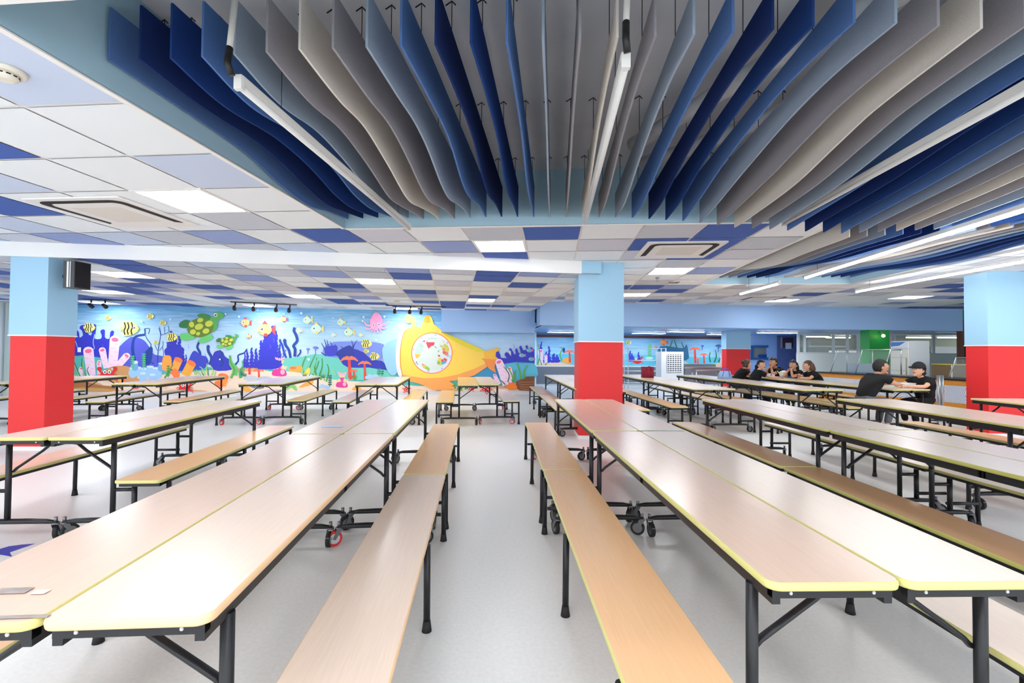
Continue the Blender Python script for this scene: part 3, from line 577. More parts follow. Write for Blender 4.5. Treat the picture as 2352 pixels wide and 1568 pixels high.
# fish
def eye(x, y, r): M.ell(x, y, r, r, WH, n=12); M.ell(x, y, r*.62, r*.62, BK, n=10); M.ell(x-r*.2, y-r*.25, r*.2, r*.2, WH, n=8)
def striped(x, y, r, q=1):
    M.poly([(x-q*r*.9, y), (x-q*r*1.35, y-r*.4), (x-q*r*1.3, y+r*.35)], (230, 224, 90)); M.poly([(x-q*r, y-r*.8), (x-q*r*.4, y-r), (x+q*r*.5, y-r*.75), (x+q*r*1.2, y), (x+q*r*.6, y+r*.7), (x-q*r*.4, y+r), (x-q*r, y+r*.8)], (248, 236, 120), 2)
    for k in (-.75, -.3, .2): M.line([(x+q*r*(k-.05), y-r*.85), (x+q*r*(k+.12), y-r*.2), (x+q*r*(k-.08), y+r*.3), (x+q*r*(k+.05), y+r*.85)], r*.2, BK)
    eye(x+q*r*.55, y-r*.1, r*.22)
for x, y, r in ((206, 752, 11), (299, 754, 17), (346, 726, 6.5), (375, 741, 6), (249, 730, 5.5), (396, 774, 10), (359, 786, 4.5), (843, 789, 10), (842, 806, 5), (861, 818, 9)): striped(x, y, r)
def goldf(x, y, r, c=(255, 190, 120), fc=(236, 66, 70)):
    M.poly([(x+r*.8, y), (x+r*1.6, y-r*.8), (x+r*1.45, y), (x+r*1.55, y+r*.8)], fc); M.poly([(x-r*.5, y-r*.6), (x, y-r*1.35), (x+r*.6, y-r*.6)], fc); M.ell(x, y, r, r*.82, c); M.ell(x+r*.15, y+r*.75, r*.3, r*.25, fc); eye(x-r*.4, y-r*.1, r*.27); M.line([(x-r*.8, y+r*.3), (x-r*.6, y+r*.4)], r*.08, fc, None, 0)
for x, y, r in ((563, 741, 10), (608, 757, 16), (650, 733, 7), (571, 772, 5)): goldf(x, y, r)
for x, y, r in ((705, 735, 9), (726, 755, 12), (765, 769, 5), (782, 740, 8), (800, 763, 10), (828, 769, 5), (686, 759, 6)): goldf(x, y, r, (200, 236, 214), (240, 214, 110))
# turtles
def turtle(x, y, k):
    p = lambda *a: [(x+a[i]*k, y+a[i+1]*k) for i in range(0, len(a), 2)]
    M.poly(p(-9, -26, 2, -30, 18, -26, 22, -16, 4, -16), (50, 140, 60), 3); M.poly(p(-26, 2, -48, 2, -50, -8, -36, -16, -24, -10), (40, 120, 60), 3)
    M.poly(p(20, -18, 28, -24, 30, -32, 40, -34, 52, -28, 50, -20, 40, -16, 36, 4, 24, 12), (80, 170, 80), 3); M.poly(p(-24, 18, -46, 16, -48, 28, -34, 32, -14, 26), (104, 206, 110), 3); M.poly(p(12, 18, 22, 18, 26, 28, 0, 38, -6, 32, 2, 24), (104, 206, 110), 3)
    M.ell(x-2*k, y+2*k, 31*k, 22*k, (96, 128, 28), -.15)
    for a, b, rx, ry in ((-22, -5, 6, 7), (-2, -15, 7, 5), (18, -7, 9, 7), (-5, 0, 10, 7), (-19, 12, 7, 6), (11, 10, 8, 6), (-7, 16, 5, 4)): M.ell(x+a*k, y+b*k, rx*k, ry*k, (206, 214, 70), -.3)
    eye(x+33*k, y-27*k, 4.2*k)
turtle(462, 750, 1.0); turtle(522, 784, .5)
# pink squid
x, y = 864, 744
M.poly([(x-14, y-2), (x-13, y-12), (x-6, y-24), (x, y-27), (x+7, y-24), (x+14, y-12), (x+14, y-2), (x+10, y+8), (x-9, y+8)], (246, 160, 204), 3)
for l in ((-10, 4, -22, 2, -28, -6), (10, 4, 22, 0, 30, -8), (-8, 6, -16, 12, -26, 8), (8, 6, 18, 10, 27, 6), (-6, 6, -8, 14, -14, 18), (6, 6, 10, 14, 14, 16), (-1, 8, -3, 14, -6, 20), (2, 8, 3, 15, 8, 20)): M.line([(x+l[i], y+l[i+1]) for i in (0, 2, 4)], 5, (246, 170, 208), 2)
eye(x-6, y+2, 2.6); eye(x+6, y+1, 3)
for xx, yy, r in ((325, 738, 2.2), (391, 733, 2), (549, 727, 2.5), (596, 726, 2.2), (518, 721, 2), (692, 719, 2.6), (716, 728, 2.2), (835, 728, 2.5), (883, 727, 2.5), (864, 780, 2.6), (709, 825, 3), (505, 825, 2), (425, 809, 2), (258, 847, 2), (765, 730, 1.6), (833, 737, 2), (585, 736, 1.5), (652, 720, 1.5), (592, 712, 1.5)): M.ell(xx, yy, r, r, (222, 236, 248), n=10)
# submarine
M.poly(C8(95, 700, 110, 600, 200, 530, 290, 520, 262, 700, 270, 920, 170, 920), (150, 200, 236), 3)
M.poly(C8(345, 385, 300, 440, 262, 600, 258, 800, 285, 940, 330, 960, 320, 700, 345, 480, 385, 395), (226, 226, 246), 3)
yel, yl2, ylo, olv = (255, 212, 84), (255, 200, 60), (255, 168, 84), (236, 214, 40)
M.poly(C8(370, 235, 400, 215, 440, 225, 452, 255, 490, 255, 500, 300, 500, 370, 440, 380, 444, 320, 400, 330, 372, 300), (255, 214, 100), 0)
M.poly(C8(560, 380, 590, 270, 620, 230, 660, 228, 690, 260, 710, 330, 830, 430, 1000, 510, 1180, 590, 1310, 660, 1350, 670, 1370, 760, 1330, 810, 1200, 870, 1000, 940, 800, 980, 600, 985, 440, 960, 330, 935, 305, 850, 300, 700, 318, 560, 350, 430, 400, 385, 480, 370, 520, 360), yel, 0)
M.poly(C8(820, 430, 1000, 505, 1180, 585, 1350, 668, 1240, 665, 1050, 590, 920, 520, 860, 490), olv, 0)
M.poly(C8(585, 300, 620, 235, 655, 235, 668, 310, 620, 320), (252, 170, 50), 3)
M.poly(C8(330, 935, 440, 960, 600, 985, 800, 978, 1000, 940, 1200, 870, 1330, 810, 1350, 850, 1200, 950, 1050, 1000, 900, 1020, 960, 1060, 930, 1080, 1000, 1100, 960, 1110, 850, 1130, 700, 1120, 640, 1090, 540, 1050, 420, 1020, 350, 990), ylo, 0)
M.poly(C8(1310, 670, 1400, 640, 1500, 615, 1480, 690, 1460, 730, 1500, 750, 1400, 775, 1330, 790), (252, 190, 60), 0)
M.poly(C8(1280, 745, 1400, 755, 1490, 765, 1455, 800, 1440, 850, 1460, 920, 1390, 880, 1340, 830, 1320, 780), (255, 150, 70), 0)
M.line(C8(380, 400, 330, 520, 312, 700, 318, 850, 340, 950), 1.4, (255, 120, 60))
c = C8(690, 683)[0]
M.ell(c[0], c[1], 47.5, 47.5, (255, 120, 60), n=40); M.ell(c[0], c[1], 45.5, 45.5, (226, 228, 246), n=40); M.ell(c[0], c[1]+.3, 40, 40.5, (216, 226, 216), n=40)
M.poly(C8(520, 560, 600, 500, 700, 480, 760, 500, 740, 520, 600, 540, 560, 620, 600, 640, 560, 680, 490, 690, 492, 620), (190, 216, 202), 0)
M.poly(C8(575, 545, 610, 520, 725, 555, 715, 590, 680, 600, 650, 632, 630, 590, 618, 555), (206, 76, 84), 0); M.poly(C8(482, 690, 560, 700, 520, 745, 500, 745), (236, 190, 60), 0)
M.poly(C8(635, 515, 720, 512, 722, 550, 636, 552), (240, 242, 240)); M.poly(C8(606, 520, 628, 518, 628, 552, 608, 552), (240, 242, 240)); M.line(C8(636, 514, 720, 512), .6, (90, 60, 60), None, 0)
for a, b, rx, ry, cc in ((850, 620, 9, 7, (216, 208, 90)), (845, 680, 6, 4, (222, 110, 90)), (775, 715, 3, 2.4, (206, 90, 90)), (790, 790, 8, 8, (200, 206, 90)), (850, 760, 5, 3, (222, 80, 90)), (825, 795, 4, 5, (90, 170, 200)), (620, 855, 10, 4, (176, 206, 90)), (590, 826, 5, 2, (222, 140, 110)), (880, 650, 3, 6, (220, 190, 80)), (880, 710, 3, 3, (120, 190, 200)), (770, 660, 2, 2.4, (120, 190, 160)), (830, 545, 4, 2, (220, 216, 130))): M.ell(*C8(a, b)[0], rx, ry, cc, .5, 9)
for a, b, rx, ry, cc in ((700, 480, 9, 2.4, (206, 222, 210)), (560, 590, 7, 4, (176, 206, 190)), (800, 600, 4, 2, (160, 190, 170)), (860, 600, 7, 4, (200, 200, 80)), (835, 640, 4, 4, (226, 150, 90)), (868, 690, 3, 5, (236, 120, 120)), (790, 760, 5, 4, (236, 200, 90)), (815, 770, 3, 3, (206, 90, 90)), (770, 800, 3, 4, (120, 180, 120)), (850, 790, 3, 3, (90, 160, 210)), (640, 870, 6, 3, (150, 196, 80)), (600, 840, 4, 2, (230, 190, 90)), (506, 790, 1.6, 1.2, (90, 90, 90)), (520, 815, 1.4, 1, (90, 90, 90)), (735, 612, 4, 1.4, (150, 170, 160))): M.ell(*C8(a, b)[0], rx, ry, cc, .7, 8)
for k in range(8): a_ = k*pi/4+.2; M.line([(c[0]+42.6*cos(a_-.06), c[1]+42.6*sin(a_-.06)), (c[0]+42.6*cos(a_+.06), c[1]+42.6*sin(a_+.06))], 2, (160, 166, 190), None, 0)
starf(*C8(385, 1120)[0], 12); starf(*C8(1170, 1100)[0], 12, RD, .3); starf(*C8(1340, 1110)[0], 17, RD, .5)
# right of the submarine
M.poly(C8(1455, 720, 1460, 670, 1490, 660, 1510, 700, 1520, 740, 1590, 745, 1560, 700, 1580, 670, 1610, 680, 1640, 720, 1640, 660, 1615, 640, 1630, 620, 1650, 640, 1680, 700, 1700, 690, 1690, 640, 1710, 620, 1730, 680, 1760, 690, 1740, 610, 1760, 590, 1785, 650, 1830, 640, 1812, 600, 1835, 585, 1850, 640, 1880, 610, 1922, 640, 1922, 800, 1700, 790, 1550, 810), DB, 0)
for a, b in ((1770, 710), (1860, 650), (1885, 755)): M.ell(*C8(a, b)[0], 7, 4.5, (110, 180, 200)); M.poly([(x+C8(a, b)[0][0], yq+C8(a, b)[0][1]) for x, yq in ((5, 0), (9, -4), (9, 4))], (240, 110, 140)); eye(C8(a, b)[0][0]-3.5, C8(a, b)[0][1]-.5, 1.4)
tubec(*C8(1600, 1060)[0], *C8(1495, 790)[0], 24, 17); tubec(*C8(1640, 1000)[0], *C8(1620, 870)[0], 14, 11); tubec(*C8(1490, 1060)[0], *C8(1445, 950)[0], 12, 8)
blades([sum(([p[0], p[1]] for p in C8(*l)), []) for l in ((1670, 1020, 1650, 940, 1600, 850), (1690, 1000, 1690, 920, 1700, 880), (1760, 1000, 1740, 880, 1712, 800), (1800, 1000, 1800, 900, 1840, 830))], (96, 168, 60), 4.2)
blades([sum(([p[0], p[1]] for p in C8(*l)), []) for l in ((1570, 1060, 1520, 1010), (1600, 1030, 1620, 950, 1580, 880, 1550, 845))], (60, 110, 70), 3); blades([sum(([p[0], p[1]] for p in C8(*l)), []) for l in ((970, 1110, 960, 1040), (1000, 1130, 1010, 1060, 1020, 1000), (1040, 1130, 1060, 1070), (1090, 1120, 1110, 1060))], GR, 4)
M.poly(C8(1690, 1040, 1720, 1010, 1800, 990, 1820, 965, 1922, 960, 1922, 1140, 1750, 1130, 1700, 1100), (128, 72, 40), 0)
for k in range(4): M.line(C8(1720+k*10, 1020+k*28, 1800, 1035+k*28, 1922, 1025+k*28), 1, (196, 140, 90))
M.poly([(x+C8(1648, 1075)[0][0], yq+C8(1648, 1075)[0][1]) for x, yq in ((-13, 4), (-13, -3), (-8, -2), (-7, -9), (-2, -6), (1, -10), (4, -6), (10, -8), (10, -2), (13, 3), (9, 9), (-6, 9))], (255, 130, 40), 0)
tag(M.done('mural'), 'painted underwater mural with yellow submarine, turtles, fish and corals', 'mural')
# far wall mural
M = Mural(FW, FWY); F = T(4.356, 1200, 680)
M.poly([(1231, 815), (1300, 812), (1380, 815), (1430, 812), (1520, 816), (1600, 820), (1665, 820), (1665, 842), (1231, 836)], TQ); M.poly(F(130, 690, 200, 680, 300, 660, 400, 665, 520, 690, 1000, 700, 1300, 705, 1600, 690, 1620, 650, 1700, 690, 1850, 685, 2030, 660, 2030, 715, 130, 705), (236, 204, 170), 2)
spiky([(1243, 833, 785, 4), (1261, 833, 795, 4), (1254, 833, 808, 5), (1272, 833, 812, 6), (1280, 833, 815, 5)], DB); tubec(1242, 836, 1242, 806, 10, 11); tubec(1254, 834, 1254, 817, 7, 7)
blades([(1235, 838, 1240, 815, 1236, 790), (1244, 838, 1240, 824), (1252, 838, 1258, 832), (1292, 830, 1286, 815, 1292, 800, 1285, 798)], GR, 3); M.ell(1295, 804, 3, 6, NV); M.poly(F(400, 660, 410, 630, 440, 615, 480, 630, 490, 670), OR, 3); palmc(1308, 808, 24, 12)
striped(*F(1065, 462)[0], 5); goldf(*F(1410, 462)[0], 7, (255, 150, 50), (240, 90, 50)); goldf(*F(1328, 510)[0], 3, (255, 150, 50)); goldf(*F(1445, 540)[0], 3, (230, 180, 60))
crab(*F(1150, 650)[0], 9); fern(*F(1270, 620)[0], 792, (90, 200, 80), 6); blades([sum(([p[0], p[1]] for p in F(*l)), []) for l in ((1450, 560, 1480, 500, 1500, 440), (1560, 560, 1540, 500, 1520, 440), (1600, 560, 1610, 510, 1590, 460), (1650, 600, 1620, 620, 1640, 560), (1880, 660, 1870, 600, 1880, 560), (1920, 660, 1940, 600, 1930, 540), (1960, 660, 1990, 600), (1340, 680, 1330, 640))], (50, 130, 70), 3.6)
M.poly(F(1380, 500, 1600, 520, 1640, 480, 1660, 560, 1640, 640, 1380, 640), (40, 110, 150), 3); palmc(*F(1725, 530)[0], 32, 13); palmc(*F(1815, 585)[0], 20, 9); palmc(*F(1755, 630)[0], 11, 6); twig(*F(1960, 560)[0], NV, 4, 8); twig(*F(1800, 540)[0], (50, 70, 190), 3, 6); tubec(*F(2000, 670)[0], *F(2000, 590)[0], 9, 9)
spiky([(1447, 830, 806, 4), (1452, 830, 812, 4), (1467, 828, 808, 3)], DB); M.ell(*F(1270, 620)[0], 9, 3.5, (190, 226, 236))
tag(M.done('mural'), 'narrow underwater mural band with crab and corals above the grey dado', 'mural')
# ------------------------------------------------------------------ folding bench tables
LU = 2.26; blk = mat('frame_black', (26, 27, 30), .42, spec=.4, bump=.15, scale=200); rub = mat('rubber_black', (20, 20, 22), .7); zinc = mat('zinc', (120, 120, 122), .35, metal=.8)
rubr = mat('wheel_red', (214, 40, 44), .4); hubg = mat('hub_grey', (196, 198, 200), .4)
EDGE = {'yellow': mat('edge_yellow', (204, 198, 126), .45), 'peach': mat('edge_peach', (232, 192, 148), .4), 'dark': mat('edge_olive', (186, 182, 96), .5)}
WOOD = {'pale': wood('laminate_pale', (226, 204, 184)), 'warm': wood('laminate_warm', (238, 190, 142)), 'pink': wood('laminate_rose', (222, 192, 170)), 'brown': wood('laminate_brown_sheen', (206, 160, 116)), 'amber': wood('laminate_amber', (244, 190, 116))}  # tones mostly bake in differing reflections; the brown is a reflected sheen
CACHE = {}
def cached(key, fn):
    if key not in CACHE:
        bm = bmesh.new(); mats = fn(bm); bmesh.ops.recalc_face_normals(bm, faces=bm.faces)
        me = bpy.data.meshes.new(key[0]); bm.to_mesh(me); bm.free()
        for m in mats: me.materials.append(m)
        CACHE[key] = me
    return CACHE[key]
def slab(x0, x1, y0, y1, z0, z1, m):
    def f(bm):
        prism(bm, rrect(x0+.003, x1-.003, y0+.003, y1-.003, .031), z0+.001, z1); bevel(bm, .0015, 1, 1.2); return [m]
    return f
def edging(x0, x1, y0, y1, z0, z1, m):
    def f(bm):
        outer = rrect(x0, x1, y0, y1, .034, 5); prof = [(.0035, z1+.0002), (.0015, z1-.0006), (-.001, z1-.004), (-.002, (z0+z1)/2), (-.001, z0+.004), (.001, z0), (.005, z0)]
        rings = []; n = len(outer)
        for i, p in enumerate(outer):
            a, b = outer[i-1], outer[(i+1) % n]; dx, dy = b[0]-a[0], b[1]-a[1]; l = math.hypot(dx, dy); nx, ny = dy/l, -dx/l
            rings.append([bm.verts.new((p[0]-nx*o, p[1]-ny*o, z)) for o, z in prof])
        for i in range(n):
            a, b = rings[i], rings[(i+1) % n]
            for k in range(len(prof)-1):
                q = bm.faces.new((a[k], b[k], b[k+1], a[k+1])); q.smooth = True
        return [m]
    return f
def under(x0, x1, y0, y1, z0, z1, rivets=True):
    def f(bm):
        w = .022
        for a in ((x0, x0+w, y0, y1), (x1-w, x1, y0, y1), (x0, x1, (y0+y1)/2-.02, (y0+y1)/2+.02)):
            box(bm, *a, z0, z1)
        for a in ((x0, x1, y0-.001, y0+w), (x0, x1, y1-w, y1+.001)): box(bm, *a, z1-.026, z1)
        if rivets:
            for x in (x0+.05, x1-.05):
                for y, s in ((y0, -1), (y1, 1)): ellipsoid(bm, (x, y+s*.001, z1-.013), (.005, .003, .005), 1, 8, 5)
        return [blk, hubg]
    return f
def tb(pts, r, n=10, flat=1.0, m=None):
    def f(bm): tube(bm, pts, r, n, 0, flat); return [m or blk]
    return f
def caster_mesh(bm):
    tube(bm, [(0, 0, .155), (0, 0, .12)], .011, 8); tube(bm, [(0, 0, .118), (0, 0, .108)], .024, 10)
    for s in (-1, 1):
        v = [(.02, s*.017, .11), (-.02, s*.017, .11), (-.042, s*.017, .05), (-.026, s*.017, .042)]
        vs = [bm.verts.new(p) for p in v]+[bm.verts.new((p[0], p[1]+s*.003, p[2])) for p in v]
        for q in ((0, 1, 2, 3), (7, 6, 5, 4), (0, 4, 5, 1), (1, 5, 6, 2), (2, 6, 7, 3), (3, 7, 4, 0)): bm.faces.new([vs[i] for i in q])
    box(bm, -.02, .02, -.018, .018, .106, .112); box(bm, -.075, -.05, -.012, .012, .07, .076)
    return [zinc]
def wheel_mesh(tyre, hub):
    def f(bm):
        for r, w, mi in ((.050, .0125, 0), (.034, .0135, 1)):
            n = 20; A = [bm.verts.new((-.03+r*cos(2*pi*k/n), -w, .050+r*sin(2*pi*k/n))) for k in range(n)]; B = [bm.verts.new((v.co.x, w, v.co.z)) for v in A]
            q = bm.faces.new(A); q.material_index = mi; q = bm.faces.new(B[::-1]); q.material_index = mi
            for k in range(n):
                q = bm.faces.new((A[k], B[k], B[(k+1) % n], A[(k+1) % n])); q.material_index = mi; q.smooth = True
        tube(bm, [(-.03, -.019, .05), (-.03, .019, .05)], .007, 8, 1)
        return [tyre, hub]
    return f
UN = 0
def bench_table(x, y, yaw, hand, label, tone='pale', btone='pale', edge='yellow', wheels='black', reds=(), group='folding tables with attached bench', wseed=0):
    """x, y: outer near corner of the bench; hand 'l' has its bench on the left of the top"""
    global UN; UN += 1; rnd = random.Random(wseed or UN)
    t = thing('bench_table', label, 'table', (x, y, 0), -yaw, group); S = 1 if hand == 'l' else -1
    def X(a): return a*S
    def X2(a, b): return (min(a*S, b*S), max(a*S, b*S))
    tx = X2(.365, .725); bx = X2(0, .30)
    def part(nm, key, fn, parent=t): return link(nm, cached((nm, hand)+key, fn), parent)
    top = part('tabletop', (tone,), slab(*tx, 0, LU, .698, .720, WOOD[tone])); part('edge_band', ('t', edge), edging(*tx, 0, LU, .698, .720, EDGE[edge]), top)
    part('top_frame', (), under(tx[0]+.018, tx[1]-.018, .02, LU-.02, .655, .697))
    be = part('bench_seat', (btone,), slab(*bx, 0, LU, .409, .430, WOOD[btone])); part('edge_band', ('b', edge), edging(*bx, 0, LU, .409, .430, EDGE[edge]), be)
    part('bench_frame', (), under(bx[0]+.02, bx[1]-.02, .03, LU-.03, .384, .408, False))
    ci_ = -1
    for yy, e in ((.13, 1), (LU-.13, -1)):
        part('post', (yy,), tb([(X(.39), yy, .115), (X(.39), yy, .66)], .0168, 10))
        part('brace', (yy,), tb([(X(.402), yy+.02*e, .46), (X(.425), yy+.02*e, .485), (X(.585), yy+.02*e, .60), (X(.64), yy+.02*e, .648), (X(.69), yy+.02*e, .655)], .0135, 8, .6))
        part('caster_beam', (yy,), tb([(X(.08), yy, .118), (X(.14), yy, .125), (X(.25), yy, .128), (X(.52), yy, .128), (X(.64), yy, .125), (X(.71), yy, .118)], [.012, .02, .022, .022, .02, .012], 10, .8))
        part('bench_post', (yy,), tb([(X(.25), yy, .12), (X(.25), yy, .375)], .017, 10))
        part('connecting_bar', (yy, 1), tb([(X(.24), yy, .335), (X(.395), yy, .335)], .013, 8)); part('connecting_bar', (yy, 2), tb([(X(.02), yy-.015*e, .185), (X(.26), yy-.015*e, .185)], .013, 8))
        for xx in (.09, .70):
            ci_ += 1; red = wheels == 'red' or ci_ in reds
            c = part('caster', (), caster_mesh); c.location = (X(xx), yy, 0); c.rotation_euler = (0, 0, rnd.uniform(0, 6.28))
            link('wheel', cached(('wheel', red), wheel_mesh(rubr if red else rub, hubg if red else zinc)), c)
    for yy in (.10, LU/2, LU-.10):
        part('bench_leg', (yy,), tb([(X(.002), yy, .03), (X(.004), yy, .40)], .016, 10))
        l = part('rubber_foot', (yy,), tb([(X(.002), yy, .0), (X(.002), yy, .02), (X(.002), yy, .05)], [.024, .021, .017], 10, 1, rub))
    return t
def pair(xs, ys, yaw, labL, labR, kL={}, kR={}, dy=0):
    """two tops back to back; xs, ys = near end of the seam"""
    c, s = cos(yaw), sin(yaw)
    if labL: bench_table(xs-.728*c, ys+.728*s, yaw, 'l', labL, **kL)
    if labR: bench_table(xs+.728*c+dy*s, ys-.728*s+dy*c, yaw, 'r', labR, **kR)
def seam(px, py, z=.72): v = at(px, py, z); return v.x, v.y
def on_line(x, y, yaw, d): return x+d*sin(yaw), y+d*cos(yaw)
# A: the two pairs left of the aisle
ya = -.071; ax, ay = -1.195, 3.29
pair(*on_line(ax, ay, ya, -LU-.02), ya, 'bench table at the lower left corner, its top marked with grey tape', 'nearest bench table left of the aisle, pale top with peach edge', dict(tone='pink', btone='warm'), dict(tone='pale', edge='peach', btone='pale', reds=(3,)))
pair(ax, ay, ya, 'bench table behind the grey-taped one at left, carrying a white strip', 'second bench table up the left side of the aisle, with tan bench', dict(tone='pink'), dict(tone='pale', btone='warm'))
# B: right of the aisle
yb_ = -.03; bx_, by_ = .968, 3.50
pair(*on_line(bx_, by_, yb_, -LU-.02), yb_, 'nearest bench table right of the aisle, with orange-brown bench', 'bench table at the lower right, its bench beyond the top', dict(tone='pink', btone='warm'), dict(tone='pale', btone='pale'))
pair(bx_, by_, yb_, 'second bench table up the right side of the aisle, with tan bench', 'bench table before the middle pillar with a white strip at each end', dict(tone='pink', btone='warm', reds=(2,)), dict(tone='pink', btone='pale'))
# D, E, F further right
yd = -.028; dx_, dy_ = 2.835, 3.65
pair(*on_line(dx_, dy_, yd, -LU-.02), yd, 'bench table with brown sheen on its bench, nearer one, cut off by the right edge', 'pale bench table directly behind the nearer brown-sheened one at right edge', dict(btone='brown', tone='pale', edge='dark'), dict(tone='pale'))
pair(dx_, dy_, yd, 'bench table with brown sheen on its bench, farther one, right of the middle pillar', 'bench table backing onto the farther brown-sheened one', dict(btone='brown', tone='pink'), dict(tone='pale'))
ye = .008
pair(4.62, 3.85, ye, 'bench table below the couple sharing a meal, left of its pair', 'bench table below the couple sharing a meal, right of its pair', dict(tone='pale', btone='warm'), dict(tone='pale', btone='warm'))
pair(6.60, 4.05, .0, 'bench table in front of the right-hand red pillar, left top', 'bench table in front of the right-hand red pillar, right top', dict(tone='pale', btone='warm'), dict(tone='pale'))
# G left
pair(-3.075, 3.06, -.07, 'bench table before the left red pillar, left of its pair', 'bench table before the left red pillar, right of its pair, warm bench', dict(tone='pale', btone='pink'), dict(tone='pink', btone='warm'))
# back row, left half
yc = -.115
pair(-.566, 8.02, yc, 'bench table under the submarine with an amber top and bench', 'bench table under the submarine tail with grey-hubbed red wheels', dict(tone='amber', btone='amber'), dict(tone='pale', btone='pale', wheels='red'), dy=.1)
pair(-2.33, 7.95, yc, 'bench table in front of the submarine bow, left top of its pair', 'bench table before the submarine bow, right of its pair, amber bench', dict(tone='pale'), dict(tone='pale', btone='amber'))
pair(-4.30, 7.90, yc, 'bench table in front of the pink anemones with red-tyred wheels', 'bench table in front of the pink anemones, right top with black wheels', dict(tone='pale', wheels='red'), dict(tone='pale', btone='warm'))
pair(-6.22, 7.62, yc, 'bench table before the painted blue sponges, left of its pair', 'bench table in front of the blue sponges, right top of its pair', dict(tone='pale'), dict(tone='warm', btone='warm'))
pair(-8.25, 7.55, yc, 'bench table mostly hidden behind the left red pillar, left top', 'bench table behind the left red pillar, in front of the painted crab', dict(tone='pale'), dict(tone='warm'))
# back row, right half, two deep
for xs, y0, yw, a, b, c_, d_ in ((1.40, 7.03, -.05, 'bench table just behind the middle pillar, left top', 'bench table just behind the middle pillar, right top', 'farther bench table left of the middle pillar with a dim grey bench', 'farther bench table behind the middle pillar, right top'),
                                 (3.295, 7.52, -.052, 'bench table right of the middle pillar with a red wheel, left of pair', 'bench table right of the middle pillar, yellow-edged right top', 'bench table carrying the maroon bag, left top', 'bench table beside the maroon bag, right top'),
                                 (5.07, 7.52, -.10, 'bench table in front of the seated group, left top of the nearer pair', 'bench table in front of the seated group, right top of the nearer pair', 'bench table carrying the pale blue bag, left top', 'bench table beside the pale blue bag, right top'),
                                 (6.70, 7.74, -.13, 'bench table of the couple, on the side of the man', 'bench table of the couple, on the side of the capped woman', 'bench table of the seated group, on the side of the camera-facing woman', 'bench table of the seated group, on the side of the three facing left')):
    pair(xs, y0, yw, a, b, dict(tone='pale', btone='warm', reds=(1, 0) if xs == 3.295 else ()), dict(tone='pale', btone='warm'))
    pair(*on_line(xs, y0, yw, LU+.03), yw, c_, d_, dict(tone='pale', btone='brown' if xs == 1.40 else 'warm'), dict(tone='pale'))
# ------------------------------------------------------------------ people
skin_m = mat('skin', (222, 172, 140), .55); skin2 = mat('skin_tan', (204, 150, 116), .55); blackc = mat('cloth_black', (13, 13, 16), .9, noise=.15, scale=30); greyc = mat('cloth_grey', (92, 96, 102), .9, noise=.1, scale=30); jean = mat('cloth_jean', (56, 66, 92), .9)
hair_d = mat('hair_black', (26, 20, 20), .6, noise=.3, scale=60); hair_b = mat('hair_brown', (92, 66, 50), .6, noise=.35, scale=60); eye_w = mat('eye_white', (240, 238, 236), .3); eye_b = mat('eye_dark', (30, 20, 16), .3); lip = mat('lips', (176, 76, 76), .5); shoe_m = mat('shoe_dark', (40, 40, 44), .6)
def skinned(pts, edges, radii, sub=2, root=0):
    me = bpy.data.meshes.new('tmp'); me.from_pydata([tuple(p) for p in pts], edges, []); o = bpy.data.objects.new('tmp', me); COL.objects.link(o)
    sk = o.modifiers.new('s', 'SKIN'); sk.use_smooth_shade = True
    for i, r in enumerate(radii):
        v = me.skin_vertices[0].data[i]; v.radius = (r, r) if not isinstance(r, tuple) else r; v.use_root = (i == root)
    sb = o.modifiers.new('b', 'SUBSURF'); sb.levels = sub
    dg = bpy.context.evaluated_depsgraph_get(); m2 = bpy.data.meshes.new_from_object(o.evaluated_get(dg)); bpy.data.objects.remove(o); bpy.data.meshes.remove(me); return m2
def chain(segs):
    """segs: list of polylines of (name, point, radius); shared names are shared vertices"""
    ids, P, R, E = {}, [], [], []
    for s in segs:
        prev = None
        for nm, p, r in s:
            if nm not in ids: ids[nm] = len(P); P.append(p); R.append(r)
            if prev is not None: E.append((prev, ids[nm]))
            prev = ids[nm]
    return P, E, R
